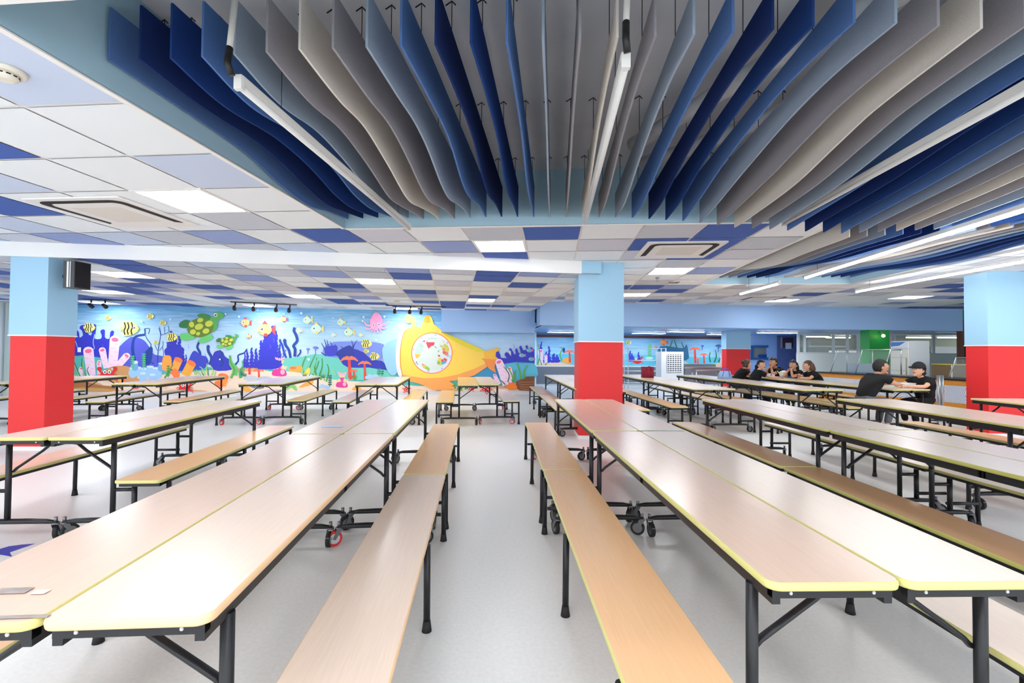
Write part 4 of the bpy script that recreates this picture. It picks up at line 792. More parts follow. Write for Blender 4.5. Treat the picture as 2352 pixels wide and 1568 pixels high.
def person(label, x, y, face, lean=.16, turn=0, tilt=0, hands=None, elbows=None, hair='short', hm=None, sk=None, sex='f', cap=False, group=None, legs=jean, k=.94, head_dx=0):
    """seated; local +y is forward, z up, origin on the floor under the hips"""
    hm = hm or hair_d; sk = sk or skin_m
    root = thing('person', label, 'person', (x, y, 0), face-pi/2, group); V = Vector
    sw = .165 if sex == 'f' else .195
    pel, bel, che, nb = V((0, 0, .54)), V((0, lean*.25, .67)), V((head_dx*.5, lean*.7, .82)), V((head_dx*.8, lean, .93))
    hd = V((head_dx, lean+.06, 1.092))
    el = elbows or [V((-.25, lean+.16, .80)), V((.25, lean+.16, .80))]; ha = hands or [V((-.08, lean+.36, .755)), V((.08, lean+.36, .755))]
    sh = [V((head_dx*.7-sw, lean*.92, .90)), V((head_dx*.7+sw, lean*.92, .90))]
    kn = [V((-.11, .40, .50)), V((.11, .40, .50))]; an = [V((-.12, .34, .09)), V((.12, .30, .09))]
    segs = [[('pel', pel, (.10, .08)), ('bel', bel, (.095, .072)), ('che', che, (.115, .082)), ('nb', nb, .055), ('nk', nb.lerp(hd, .45), .045), ('hd0', hd-V((0, .0, .04)), .05)]]
    for i, s in ((0, 'l'), (1, 'r')):
        segs.append([('che', che, .1), (s+'sh', sh[i], .052), (s+'ua', sh[i].lerp(el[i], .5), .044), (s+'el', el[i], .036), (s+'fa', el[i].lerp(ha[i], .45), .033), (s+'wr', el[i].lerp(ha[i], .86), .023), (s+'pa', ha[i], (.034, .02))])
        q = -1 if i == 0 else 1
        segs.append([('pel', pel, .1), (s+'hp', V((q*.09, .03, .51)), .085), (s+'th', V((q*.10, .22, .505)), .072), (s+'kn', kn[i], .054), (s+'ca', kn[i].lerp(an[i], .4), .05), (s+'an', an[i], .036), (s+'to', an[i]+V((0, .13, -.055)), .03)])
    P, E, R = chain(segs); me = skinned(P, E, R)
    bm = bmesh.new(); bm.from_mesh(me); bpy.data.meshes.remove(me)
    # head with brow, nose, chin, ears
    H = Matrix.Translation(hd) @ Matrix.Rotation(turn, 4, 'Z') @ Matrix.Rotation(-tilt, 4, 'X') @ Matrix.Scale(1.1, 4)
    g = bmesh.ops.create_uvsphere(bm, u_segments=24, v_segments=18, radius=1)['verts']
    for v in g:
        c = v.co.copy(); zx = 1-.28*max(0, -c.z)**1.5
        p = V((c.x*.074*zx, c.y*.094*(1-.18*max(0, -c.z)), c.z*.118)); 
        if c.y > .2 and -.95 < c.z < -.6: p.y += .012
        if c.y > .85 and abs(c.z-.1) < .25: p.y -= .004
        v.co = H @ p
    def bump(c, r): 
        for v in ellipsoid(bm, (0, 0, 0), r, 0, 10, 7): v.co = H @ (v.co+V(c))
    bump((0, .094, -.012), (.011, .018, .022)); bump((0, .088, -.052), (.024, .012, .010)); bump((0, .078, -.098), (.026, .02, .018))
    for q in (-1, 1): bump((q*.076, -.004, -.01), (.01, .020, .030))
    # hands: five fingers each
    for i in (0, 1):
        d = (ha[i]-el[i]).normalized(); up = V((0, 0, 1)) if abs(d.z) < .8 else V((0, 1, 0)); si = d.cross(up).normalized(); nn_ = si.cross(d).normalized(); q = 1 if i == 0 else -1
        for k_, (o, L) in enumerate(((-.024, .058), (-.008, .070), (.008, .066), (.023, .050))):
            b0 = ha[i]+si*o*q+d*.02; tube(bm, [b0, b0+d*L*.5-nn_*.004, b0+d*L*.82-nn_*.018, b0+d*L*.9-nn_*.034], [.009, .0085, .008, .006], 7)
        b0 = ha[i]-si*.03*q-d*.01; tube(bm, [b0, b0-si*.022*q+d*.02, b0-si*.022*q+d*.045-nn_*.01], [.011, .010, .007], 7)
    me = bpy.data.meshes.new('body'); bm.to_mesh(me); bm.free(); o = link('tmpb', me)
    rm = o.modifiers.new('r', 'REMESH'); rm.mode = 'VOXEL'; rm.voxel_size = .0075; rm.use_smooth_shade = True; sm = o.modifiers.new('m', 'SMOOTH'); sm.iterations = 2; sm.factor = .5
    dg = bpy.context.evaluated_depsgraph_get(); m2 = bpy.data.meshes.new_from_object(o.evaluated_get(dg)); bpy.data.objects.remove(o)
    m2.materials.clear(); m2.materials.append(sk)
    for p in m2.polygons: p.use_smooth = True; p.material_index = 0
    link('body', m2, root)
    def ch(nm, fn, m, smooth=True, par=root):
        b2 = bmesh.new(); fn(b2); return build(nm, b2, m, par, smooth)
    for q in (-1, 1):
        def fe(b, q=q):
            for c, r, mi in (((q*.029, .080, .014), (.015, .012, .010), 0), ((q*.029, .090, .014), (.008, .004, .008), 1)):
                for v in ellipsoid(b, (0, 0, 0), r, mi, 8, 6): v.co = H @ (v.co+V(c))
            for v in ellipsoid(b, (0, 0, 0), (.018, .007, .0045), 1, 8, 5): v.co = H @ (v.co+V((q*.03, .088, .034)))
        ch('eye', fe, [eye_w, eye_b])
    def fl(b):
        for v in ellipsoid(b, (0, 0, 0), (.022, .008, .0075), 0, 10, 6): v.co = H @ (v.co+V((0, .0955, -.052)))
    ch('mouth', fl, lip)
    # shirt with short sleeves, trousers, shoes
    P, E, R = chain([[('a', pel+V((0, -.005, -.02)), (.17, .142)), ('b', bel, (.158, .132)), ('c', che, (.168, .13)), ('d', nb-V((0, 0, .02)), .082), ('dn', nb+V((0, .004, .018)), .062)]]+[[('c', che, .13), (s+'1', sh[i]+V((0, 0, .005)), .074), (s+'2', sh[i].lerp(el[i], .32), .070), (s+'3', sh[i].lerp(el[i], .62), .066)] for i, s in ((0, 'l'), (1, 'r'))])
    m3 = skinned(P, E, R); m3.materials.append(blackc); s_o = link('shirt', m3, root)
    P, E, R = chain([[('a', pel+V((0, -.01, 0)), (.15, .12)), ('a2', pel+V((0, 0, .08)), .12)]]+[[('a', pel, .1), (s+'h', V((q*.09, .04, .51)), .098), (s+'t', V((q*.10, .22, .505)), .086), (s+'k', kn[i], .068), (s+'c', kn[i].lerp(an[i], .45), .062), (s+'n', kn[i].lerp(an[i], .9), .052)] for i, s, q in ((0, 'l', -1), (1, 'r', 1))])
    m4 = skinned(P, E, R); m4.materials.append(legs); link('trousers', m4, root)
    for i in (0, 1):
        def fs(b, i=i):
            tube(b, [an[i]+V((0, -.05, -.045)), an[i]+V((0, .02, -.04)), an[i]+V((0, .12, -.055)), an[i]+V((0, .17, -.06))], [.03, .044, .042, .022], 10, 0, .8)
        ch('shoe', fs, shoe_m)
    # hair: a cap over the skull open at the face, plus its style
    def fh(b):
        g = bmesh.ops.create_uvsphere(b, u_segments=28, v_segments=20, radius=1)['verts']
        for v in g:
            c = v.co.copy(); p = V((c.x*.083, c.y*.102-.006, c.z*.121+.005)); hl = .052 if c.y > .25 else (-.02 if c.y > -.1 else -.075)
            if c.y > .25 and p.z < hl: p = V((p.x*.8, p.y*.55, p.z*.9))
            elif p.z < hl: p = V((p.x*.82, p.y*.8, max(p.z, hl-.03)))
            p += V((sin(c.x*19+c.z*7), cos(c.y*17), sin(c.y*23+c.x*11)))*.0016
            v.co = H @ p
        if hair == 'bun':
            for v in ellipsoid(b, (0, 0, 0), (.042, .04, .042)): v.co = H @ (v.co+V((0, -.115, .055)))
            for a in range(6): tube(b, [H @ V((.0, -.11, .05)), H @ V((cos(a)*.05, -.15, .05+sin(a)*.05))], [.012, .004], 5)
        if hair == 'tail':
            tube(b, [H @ V((0, -.09, .0)), H @ V((0, -.13, -.03)), H @ V((0, -.13, -.12)), H @ V((.0, -.10, -.2))], [.035, .04, .035, .012], 10)
        if hair in ('long', 'bob'):
            L = .24 if hair == 'long' else .13
            for q in (-1, 0, 1):
                tube(b, [H @ V((q*.058, -.03, .05)), H @ V((q*.072, -.045, -.05)), H @ V((q*.066, -.065, -L*.7)), H @ V((q*.05, -.075, -L))], [.034, .04, .038, .016], 10)
            tube(b, [H @ V((0, -.06, .04)), H @ V((0, -.085, -.05)), H @ V((0, -.10, -L*.7)), H @ V((0, -.09, -L))], [.06, .066, .056, .02], 12)
        if hair == 'curl':
            for a in range(14): ellipsoid(b, H @ V((.03*cos(a*2.1), -.10-.012*(a % 4), .0-.012*a+.03*sin(a*1.7))), (.03, .03, .03), 0, 8, 6)
    ch('hair', fh, hm)
    if cap:
        def fc(b):
            g = bmesh.ops.create_uvsphere(b, u_segments=24, v_segments=16, radius=1)['verts']
            for v in g:
                c = v.co; v.co = H @ V((c.x*.094, c.y*.112-.004, max(c.z, -.02)*.118+.035))
            pts = [(-.075, .06), (-.07, .13), (-.04, .18), (0, .192), (.04, .18), (.07, .13), (.075, .06)]
            lo = [b.verts.new(H @ V((p[0], p[1], .036-.6*p[0]**2*4))) for p in pts]; hi = [b.verts.new(H @ V((p[0], p[1], .043-.6*p[0]**2*4))) for p in pts]
            b.faces.new(lo[::-1]); b.faces.new(hi)
            for i in range(7): b.faces.new((lo[i], lo[(i+1) % 7], hi[(i+1) % 7], hi[i]))
        ch('cap', fc, mat('cap_black', (24, 24, 30), .8))
    root.scale = (k, k, k); return root
V_ = Vector
grp = 'staff in black shirts at the far tables'
R0, L0 = 0.0, pi
# bench lines of the couple's pair (K)
def kpt(px, d, side):
    """point on the left (-1) or right (+1) bench of the couple's row, seen at px"""
    best = None
    for i in range(0, 480):
        q = i*.01; x, y = on_line(6.70, 7.74, -.13, q); x += side*.60*cos(.13); y += side*.60*sin(.13)
        r = ray(px, 850); e = abs(x/y-r.x/r.y)
        if best is None or e < best[0]: best = (e, x, y)
    return best[1]+d*side, best[2]
x, y = kpt(1688, .02, -1); person('woman in black with her hair in a bun at the far left of the group', x, y, R0-.05, lean=.27, turn=.2, hair='bun', hm=hair_b, group=grp, elbows=[V_((-.20, .38, .80)), V_((.23, .34, .805))], hands=[V_((-.02, .50, .80)), V_((.1, .54, .80))])
x, y = kpt(1729, .02, -1); person('woman in black shirt turning her face to the camera, one arm stretched over the table', x, y, R0-.1, lean=.16, turn=-1.15, hair='tail', group=grp, elbows=[V_((-.22, .33, .805)), V_((.24, .34, .80))], hands=[V_((-.02, .50, .80)), V_((.16, .60, .79))])
x, y = kpt(1800, .0, 1); person('man in black with short dark hair facing left, hands folded at his mouth', x, y, L0+.1, lean=.22, turn=.25, hair='short', sex='m', group=grp, sk=skin2, k=.98, elbows=[V_((-.14, .40, .80)), V_((.16, .42, .80))], hands=[V_((-.03, .36, .985)), V_((.04, .37, .98))])
x, y = kpt(1843, .0, 1); person('woman with long dark hair resting her chin on her raised hands', x, y, L0+.15, lean=.20, turn=.45, hair='long', group=grp, elbows=[V_((-.15, .40, .80)), V_((.16, .40, .80))], hands=[V_((-.03, .34, .98)), V_((.04, .35, .97))])
x, y = kpt(1888, -.02, 1); person('woman with shoulder-length brown hair seen from behind, forearm on the table', x, y, L0-.1, lean=.24, turn=-.2, hair='bob', hm=hair_b, group=grp, elbows=[V_((-.24, .38, .805)), V_((.20, .40, .80))], hands=[V_((-.06, .52, .80)), V_((.03, .48, .88))])
x, y = kpt(1990, .06, -1); person('man in black T-shirt with short dark hair, seen from behind, eating', x, y, R0-.02, lean=.24, turn=-.25, hair='short', sex='m', sk=skin2, group=grp, legs=greyc, k=1.0, elbows=[V_((-.25, .36, .805)), V_((.27, .36, .805))], hands=[V_((-.02, .54, .80)), V_((.10, .54, .80))])
x, y = kpt(2122, .04, 1); person('woman in black shirt and black cap facing left across the table', x, y, L0+.12, lean=.10, turn=.15, tilt=-.15, hair='curl', cap=True, group=grp, legs=blackc, elbows=[V_((-.23, .28, .805)), V_((.24, .26, .805))], hands=[V_((-.04, .50, .80)), V_((.06, .50, .80))])
# ------------------------------------------------------------------ kitchen side
white_w = mat('kitchen_white', (226, 230, 226), .5); steel = mat('stainless', (176, 180, 182), .3, metal=.75); steel_d = mat('stainless_dull', (150, 154, 156), .45, metal=.4)
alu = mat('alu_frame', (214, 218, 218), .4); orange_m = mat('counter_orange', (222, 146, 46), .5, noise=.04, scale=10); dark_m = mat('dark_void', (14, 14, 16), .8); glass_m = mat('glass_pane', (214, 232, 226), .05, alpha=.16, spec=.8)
KA, KB = (9.95, 16.1), (15.4, 15.5)
kd = Vector((KB[0]-KA[0], KB[1]-KA[1], 0)).normalized()
def kx(px):  # distance along the kitchen wall seen at px
    r = ray(px, 800); k = r.x/r.y; return (k*KA[1]-KA[0])/(kd.x-k*kd.y)
def kp(u): return (KA[0]+kd.x*u, KA[1]+kd.y*u)
wall_slab('wall_kitchen', KA, KB, 0, 1.29, .10, white_w)
wall_slab('wall_kitchen_return', (11.42, 18.45), (9.97, 16.12), 0, 2.005, .05, pblue)
for nm, pxs in (('window_1', (1834, 1849, 1915, 1947, 1972)), ('window_2', (2047, 2055, 2145, 2211))):
    us = [kx(p) for p in pxs]; t = struct(bpy.data.objects.new(nm, None)); COL.objects.link(t)
    Mk = Matrix.Translation((KA[0], KA[1], 0)) @ Matrix.Rotation(math.atan2(kd.y, kd.x), 4, 'Z')
    bm = bmesh.new()
    for u in us: box(bm, u-.035, u+.035, -.01, .06, 1.33, 1.97, 0, Mk)
    box(bm, us[0]-.04, us[-1]+.04, -.015, .065, 1.29, 1.34, 0, Mk); box(bm, us[0]-.04, us[-1]+.04, -.012, .062, 1.95, 2.004, 0, Mk); build('window_frame', bm, alu, t)
    for a, b in zip(us, us[1:]):
        bm = bmesh.new(); box(bm, a+.03, b-.03, .02, .026, 1.33, 1.96, 0, Mk); build('pane', bm, glass_m, t)
wall_slab('wall_green_post_back', kp(kx(1972)+.04), kp(kx(2047)-.04), 1.29, 2.004, .08, white_w)
wall_slab('wall_kitchen_back', (11.6, 20.6), (20, 20.6), 0, 2.005, .1, mat('kitchen_olive', (120, 122, 92), .6, noise=.1, scale=2))
quick_box('floor_kitchen', 11.6, 19.5, 16.6, 20.5, 0, .01, mat('kitchen_floor', (120, 120, 112), .5))['kind'] = 'structure'
ktube = mat('kitchen_tube', (250, 250, 210), .5, emit=7, ecol=(248, 250, 190))
for i, (px, Y, lab) in enumerate(((1875, 17.6, 'tube lamp on the kitchen ceiling behind the left window'), (1925, 18.4, 'smaller tube lamp deeper in the kitchen behind the left window'), (2110, 17.6, 'tube lamp on the kitchen ceiling behind the fridge'), (2182, 17.4, 'tube lamp on the kitchen ceiling behind the right window'))):
    p = atY(px, 775, Y); t = thing('tube_lamp', lab, 'lamp', (p.x, p.y, 1.954), .1, 'kitchen tube lamps')
    bm = bmesh.new(); box(bm, -.55, .55, -.05, .05, .0, .05); build('housing', bm, alu, t)
    bm = bmesh.new(); tube(bm, [(-.52, 0, -.02), (.52, 0, -.02)], .02, 8); build('tube', bm, ktube, t)
# kitchen equipment seen through the glass
def equip(name, label, cat, px, Y, w, d, z0, z1, m, extra=None):
    p = atY(px, 800, Y); t = thing(name, label, cat, (p.x, p.y, 0), .1)
    bm = bmesh.new(); box(bm, -w/2, w/2, 0, d, z0, z1); bevel(bm, .01); build('body', bm, m, t)
    if extra: extra(t)
    return t
def hood_lip(t):
    bm = bmesh.new(); box(bm, -.85, .85, -.05, .0, 1.55, 1.62); build('lip', bm, steel_d, t)
equip('exhaust_hood', 'dark exhaust hood behind the left kitchen window', 'hood', 1905, 18.8, 1.6, .8, 1.55, 1.85, mat('hood_dark', (52, 56, 50), .5), hood_lip)
def shelf_x(t):
    for z in (.5, 1.0, 1.42): 
        bm = bmesh.new(); box(bm, -.8, .8, -.02, .4, z, z+.03); build('shelf', bm, steel_d, t)
equip('kitchen_cabinet', 'grey steel cabinet behind the left kitchen window', 'cabinet', 1888, 17.3, .55, .5, 0.02, 1.5, steel_d)
equip('kitchen_shelf', 'steel shelf unit behind the right kitchen window', 'shelf', 2178, 18.0, 1.5, .05, 0.02, 1.6, steel_d, shelf_x)
equip('kitchen_range', 'steel cooking range behind the middle kitchen window', 'stove', 1950, 18.4, .9, .7, 0.02, 1.42, steel)
# recessed wall with a serving hatch and the grey-blue door
hp = lambda px, py, off=.0: on_wall(px, py, (HWA[0], HWA[1], 0), FWY, off)
def wall_rect(bm, f, x0, y0, x1, y1, o0, o1, mi=0):
    P = [f(x, y, o) for o in (o0, o1) for x, y in ((x0, y0), (x1, y0), (x1, y1), (x0, y1))]; vs = [bm.verts.new(p) for p in P]
    for q in ((0, 1, 2, 3), (7, 6, 5, 4), (0, 4, 5, 1), (1, 5, 6, 2), (2, 6, 7, 3), (3, 7, 4, 0)): fc = bm.faces.new([vs[i] for i in q]); fc.material_index = mi
t = struct(bpy.data.objects.new('window_3', None)); COL.objects.link(t)
bm = bmesh.new(); wall_rect(bm, hp, 1724, 793, 1765, 798, .0, .05); wall_rect(bm, hp, 1724, 821, 1765, 826, .0, .05); wall_rect(bm, hp, 1724, 798, 1731, 821, .0, .05); build('window_frame', bm, mat('hatch_blue', (40, 96, 160), .5), t)
bm = bmesh.new(); wall_rect(bm, hp, 1731, 798, 1760, 821, .002, .01); build('hatch_panel', bm, mat('hatch_olive', (128, 136, 130), .5), t); bm = bmesh.new(); wall_rect(bm, hp, 1742, 814, 1761, 822, .012, .03); build('hatch_tray', bm, mat('tray_blue', (24, 62, 150), .4), t)
t = struct(bpy.data.objects.new('door_1', None)); COL.objects.link(t)
bm = bmesh.new(); wall_rect(bm, hp, 1785, 768, 1830, 868, .002, .04); build('door_leaf', bm, mat('door_bluegrey', (96, 112, 160), .5, noise=.06, scale=4), t)
bm = bmesh.new(); wall_rect(bm, hp, 1797, 775, 1822, 798, .042, .05); build('pane', bm, mat('door_window', (86, 52, 66), .25), t)
bm = bmesh.new(); wall_rect(bm, hp, 1793, 774, 1797, 799, .042, .055); build('door_frame', bm, mat('frame_tan', (180, 176, 170), .5), t)
bm = bmesh.new(); wall_rect(bm, hp, 1804, 787, 1818, 801, .052, .054)
tag(build('paper_notice', bm, mat('paper_white', (238, 240, 246), .7)), 'white paper notice taped to the grey-blue door window', 'notice')
# counter
CX = 0.0
CG = dict(rot=math.atan2(9.3-8.56, 12.9-9.35)); 
def cplace(t): t.location = (8.56+CX*0, 12.9, 0); t.rotation_euler = (0, 0, CG['rot']); return t
t = cplace(thing('serving_counter', 'long serving counter with orange front, patterned tile band and black edge', 'counter'))
bm = bmesh.new(); box(bm, -.03, .66, -4.9, .02, .765, .80); bevel(bm, .008); build('counter_top', bm, mat('counter_black', (44, 42, 44), .3), t)
bm = bmesh.new(); box(bm, .01, .62, -4.88, 0, .66, .764); build('upper_panel', bm, orange_m, t)
bm = bmesh.new(); box(bm, .01, .62, -4.88, 0, .0, .30); build('lower_panel', bm, orange_m, t)
def tile_mat():
    m = bpy.data.materials.new('patterned_tile'); m.use_nodes = True; nt = m.node_tree; b = nt.nodes['Principled BSDF']; b.inputs['Roughness'].default_value = .25
    tc = nt.nodes.new('ShaderNodeTexCoord'); v = nt.nodes.new('ShaderNodeVectorMath'); v.operation = 'SCALE'; v.inputs['Scale'].default_value = 2.85; nt.links.new(tc.outputs['Object'], v.inputs[0])
    fl = nt.nodes.new('ShaderNodeVectorMath'); fl.operation = 'FLOOR'; nt.links.new(v.outputs[0], fl.inputs[0]); fr = nt.nodes.new('ShaderNodeVectorMath'); fr.operation = 'FRACTION'; nt.links.new(v.outputs[0], fr.inputs[0])
    wn = nt.nodes.new('ShaderNodeTexWhiteNoise'); nt.links.new(fl.outputs[0], wn.inputs['Vector']); sb = nt.nodes.new('ShaderNodeVectorMath'); sb.operation = 'SUBTRACT'; sb.inputs[1].default_value = (.5, .5, .5); nt.links.new(fr.outputs[0], sb.inputs[0])
    ab = nt.nodes.new('ShaderNodeVectorMath'); ab.operation = 'ABSOLUTE'; nt.links.new(sb.outputs[0], ab.inputs[0]); sx = nt.nodes.new('ShaderNodeSeparateXYZ'); nt.links.new(ab.outputs[0], sx.inputs[0])
    ln = nt.nodes.new('ShaderNodeVectorMath'); ln.operation = 'LENGTH'; cx = nt.nodes.new('ShaderNodeCombineXYZ'); nt.links.new(sx.outputs['Y'], cx.inputs['Y']); nt.links.new(sx.outputs['Z'], cx.inputs['Z']); nt.links.new(cx.outputs[0], ln.inputs[0])
    ad = nt.nodes.new('ShaderNodeMath'); ad.operation = 'ADD'; nt.links.new(sx.outputs['Y'], ad.inputs[0]); nt.links.new(sx.outputs['Z'], ad.inputs[1])
    mx = nt.nodes.new('ShaderNodeMix'); mx.data_type = 'FLOAT'; g = nt.nodes.new('ShaderNodeMath'); g.operation = 'GREATER_THAN'; g.inputs[1].default_value = .5; nt.links.new(wn.outputs['Value'], g.inputs[0])
    nt.links.new(g.outputs[0], mx.inputs[0]); nt.links.new(ln.outputs['Value'], mx.inputs[2]); nt.links.new(ad.outputs[0], mx.inputs[3])
    ml = nt.nodes.new('ShaderNodeMath'); ml.operation = 'MULTIPLY_ADD'; ml.inputs[1].default_value = 60; nt.links.new(mx.outputs[0], ml.inputs[0]); w2 = nt.nodes.new('ShaderNodeMath'); w2.operation = 'MULTIPLY'; w2.inputs[1].default_value = 6; nt.links.new(wn.outputs['Value'], w2.inputs[0]); nt.links.new(w2.outputs[0], ml.inputs[2])
    sn = nt.nodes.new('ShaderNodeMath'); sn.operation = 'SINE'; nt.links.new(ml.outputs[0], sn.inputs[0]); gt = nt.nodes.new('ShaderNodeMath'); gt.operation = 'GREATER_THAN'; gt.inputs[1].default_value = .8; nt.links.new(sn.outputs[0], gt.inputs[0])
    rp = nt.nodes.new('ShaderNodeValToRGB'); rp.color_ramp.interpolation = 'CONSTANT'; e = rp.color_ramp.elements; e[0].color = srgb((60, 70, 100)); e[1].position = .5; e[1].color = srgb((70, 120, 180)); q = e.new(.8); q.color = srgb((170, 110, 90)); nt.links.new(wn.outputs['Value'], rp.inputs['Fac'])
    cm = nt.nodes.new('ShaderNodeMix'); cm.data_type = 'RGBA'; nt.links.new(gt.outputs[0], cm.inputs[0]); cm.inputs[6].default_value = srgb((226, 230, 236)); nt.links.new(rp.outputs['Color'], cm.inputs[7]); nt.links.new(cm.outputs[2], b.inputs['Base Color']); return m
bm = bmesh.new(); box(bm, 0, .63, -4.88, 0, .301, .659); build('tile_band', bm, tile_mat(), t)
def guard(y0, y1, zt, label):
    t = cplace(thing('sneeze_guard', label, 'glass guard', (0, 0, 0), 0, 'glass guards on the counter'))
    A = [(CX+.08, .801), (CX+.30, zt), (CX+.62, zt)]
    for y in (y0, (y0+y1)/2, y1):
        bm = bmesh.new(); tube(bm, [(A[0][0], y, A[0][1]), (A[1][0], y, A[1][1]), (A[2][0], y, A[2][1])], .014, 8); tube(bm, [(A[2][0], y, .801), (A[2][0], y, zt)], .014, 8); build('post', bm, steel, t)
    for k in (1, 2):
        bm = bmesh.new(); tube(bm, [(A[k][0], y0, A[k][1]), (A[k][0], y1, A[k][1])], .012, 8); build('rail', bm, steel, t)
    bm = bmesh.new(); vs = [bm.verts.new(p) for p in ((A[0][0]+.01, y0, .84), (A[0][0]+.01, y1, .84), (A[1][0]-.003, y1, A[1][1]-.02), (A[1][0]-.003, y0, A[1][1]-.02))]; bm.faces.new(vs); build('glass', bm, glass_m, t)
guard(-4.6, -3.15, 1.24, 'slanted glass food guard on the counter beside the right red pillar'); guard(-1.75, -.3, 1.41, 'tall glass food guard on the counter left of the green post')
bm = bmesh.new(); box(bm, .3, .58, -1.5, -.6, .801, 1.05); bevel(bm, .02); tag(cplace(build('food_warmer', bm, steel)), 'stainless food warmer standing under the tall glass guard', 'food warmer')
bm = bmesh.new(); box(bm, .32, .58, -4.3, -3.4, .801, .84); bevel(bm, .01); box(bm, .36, .55, -4.24, -3.46, .84, .85); tag(cplace(build('food_tray', bm, steel_d)), 'low steel food tray under the slanted glass guard', 'tray')
bm = bmesh.new(); box(bm, 0, .85, 0, .04, 0, .01); bm.free()
t = thing('display_case', 'glass-fronted brown display case with a yellow top edge behind the counter', 'display case', (10.35, 10.9, 0), .0)
bm = bmesh.new(); box(bm, 0, 1.6, 0, .5, 0.01, 1.06); build('body', bm, mat('case_brown', (112, 92, 62), .4), t); bm = bmesh.new(); box(bm, -.01, 1.61, -.01, .51, 1.06, 1.075); build('top_edge', bm, mat('case_yellow', (214, 192, 60), .4), t)
for x in (.0, .8, 1.58):
    bm = bmesh.new(); box(bm, x, x+.02, -.015, -.001, .1, 1.06); build('glass_divider', bm, alu, t)
# green post, wall lamp
bm = bmesh.new(); prism(bm, [(10.45, 13.5), (11.07, 13.55), (11.07, 13.9), (10.46, 13.88)], 0, 2.004); struct(build('wall_green_post', bm, mat('post_green', (28, 158, 66), .5, noise=.03, scale=20)))
p = atY(2029, 771, 13.38); t = thing('wall_spotlight', 'small lit spotlight with a warm bulb on the green post', 'lamp', p)
bm = bmesh.new(); ellipsoid(bm, (0, 0, 0), (.045, .045, .045)); build('bulb', bm, mat('bulb_warm', (255, 230, 160), .4, emit=5), t)
bm = bmesh.new(); tube(bm, [(0, .02, .03), (-.01, .08, .10), (-.01, .14, .12)], [.03, .02, .02], 8); build('bracket', bm, steel_d, t)
# fridge
t = thing('display_fridge', 'tall white glass-door refrigerator behind the serving counter', 'refrigerator', (10.5, 12.2, 0), 0)
bm = bmesh.new(); box(bm, 0, .52, 0, .60, .03, 1.66); bevel(bm, .012); build('body', bm, mat('fridge_white', (214, 222, 226), .4), t)
bm = bmesh.new(); box(bm, -.03, -.002, .02, .58, .12, 1.44); bevel(bm, .006); build('door', bm, mat('fridge_cream', (238, 238, 222), .3), t)
bm = bmesh.new(); box(bm, -.028, -.002, .02, .58, 1.46, 1.64); build('header', bm, mat('fridge_header', (236, 242, 246), .4), t)
bm = bmesh.new(); vs = [bm.verts.new(p) for p in ((-.0295, .57, 1.63), (-.0295, .10, 1.63), (-.0295, .30, 1.53), (-.0295, .57, 1.51))]; bm.faces.new(vs); build('header_stripe', bm, mat('stripe_blue', (70, 130, 206), .4), t)
bm = bmesh.new(); tube(bm, [(-.045, .06, .6), (-.045, .06, 1.2)], .01, 6); tube(bm, [(-.045, .06, .62), (-.02, .06, .62)], .008, 6); tube(bm, [(-.045, .06, 1.18), (-.02, .06, 1.18)], .008, 6); build('handle', bm, steel_d, t)
for z in (.5, .85, 1.2):
    bm = bmesh.new(); box(bm, -.034, -.031, .06, .56, z, z+.02); build('shelf_edge', bm, mat('shelf_cream', (214, 214, 204), .4), t)
# queue post
p = Vector((8.38, 9.05, 0)); t = thing('barrier_post', 'twin steel queue barrier post in front of the counter', 'post', p)
for dx in (-.035, .035):
    bm = bmesh.new(); tube(bm, [(dx, 0, 0), (dx, 0, .90)], .028, 12); build('tube', bm, steel, t)
bm = bmesh.new(); box(bm, -.10, .10, -.06, .06, 0, .012); build('base_plate', bm, steel_d, t)
# green wall with dark doorway at the right end
wall_slab('wall_green', (13.44, 13.8), (15.6, 14.0), 2.35, 3.2, .1, mat('wall_green', (30, 140, 60), .6)); wall_slab('wall_green_side', (14.6, 13.91), (15.6, 14.0), 0, 2.35, .1, MATS['wall_green'])
t = struct(bpy.data.objects.new('door_2', None)); COL.objects.link(t)
bm = bmesh.new(); prism(bm, [(13.52, 13.95), (14.6, 14.05), (14.6, 14.08), (13.52, 13.98)], 0, 2.345); build('doorway_dark', bm, dark_m, t)  # black sheet painted as the unlit space inside the doorway
bm = bmesh.new(); prism(bm, [(13.44, 13.83), (13.55, 13.84), (13.55, 13.98), (13.44, 13.97)], 0, 2.35); build('door_frame', bm, mat('frame_brown', (104, 62, 44), .5), t)
wall_slab('wall_right', (17.5, 14.2), (17.5, 3.0), 0, 3.2, .12, lblue)
# rack, air cooler, steel sinks at the far wall
def atf(px, Y): r = ray(px, 820); return Vector((r.x/r.y*Y, Y, 0))
p = atf(1443, 16.3); t = thing('wire_rack', 'tall open white wire rack in front of the far mural', 'rack', p, .1)
for x in (0, 1.38):
    for y in (0, .4):
        bm = bmesh.new(); tube(bm, [(x, y, 0), (x, y, 1.45)], .016, 8); build('upright', bm, alu, t)
for z in (.2, .62, 1.0, 1.43):
    bm = bmesh.new()
    for y in (0, .13, .27, .4): tube(bm, [(0, y, z), (1.38, y, z)], .010, 6)
    for x in (0, .34, .69, 1.03, 1.38): tube(bm, [(x, 0, z), (x, .4, z)], .008, 6)
    build('shelf', bm, alu, t)
p = atf(1519, 15.9); t = thing('air_cooler', 'large white portable air cooler with a square louvred grille', 'air cooler', p, .08)
wh = mat('cooler_white', (232, 234, 236), .4); bm = bmesh.new(); box(bm, 0, .79, 0, .5, .06, 1.32); bevel(bm, .03, 3); build('body', bm, wh, t)
bm = bmesh.new(); box(bm, .19, .72, -.012, .0, .62, 1.22); build('grille_back', bm, mat('grille_dark', (70, 78, 84), .6), t)
bm = bmesh.new()
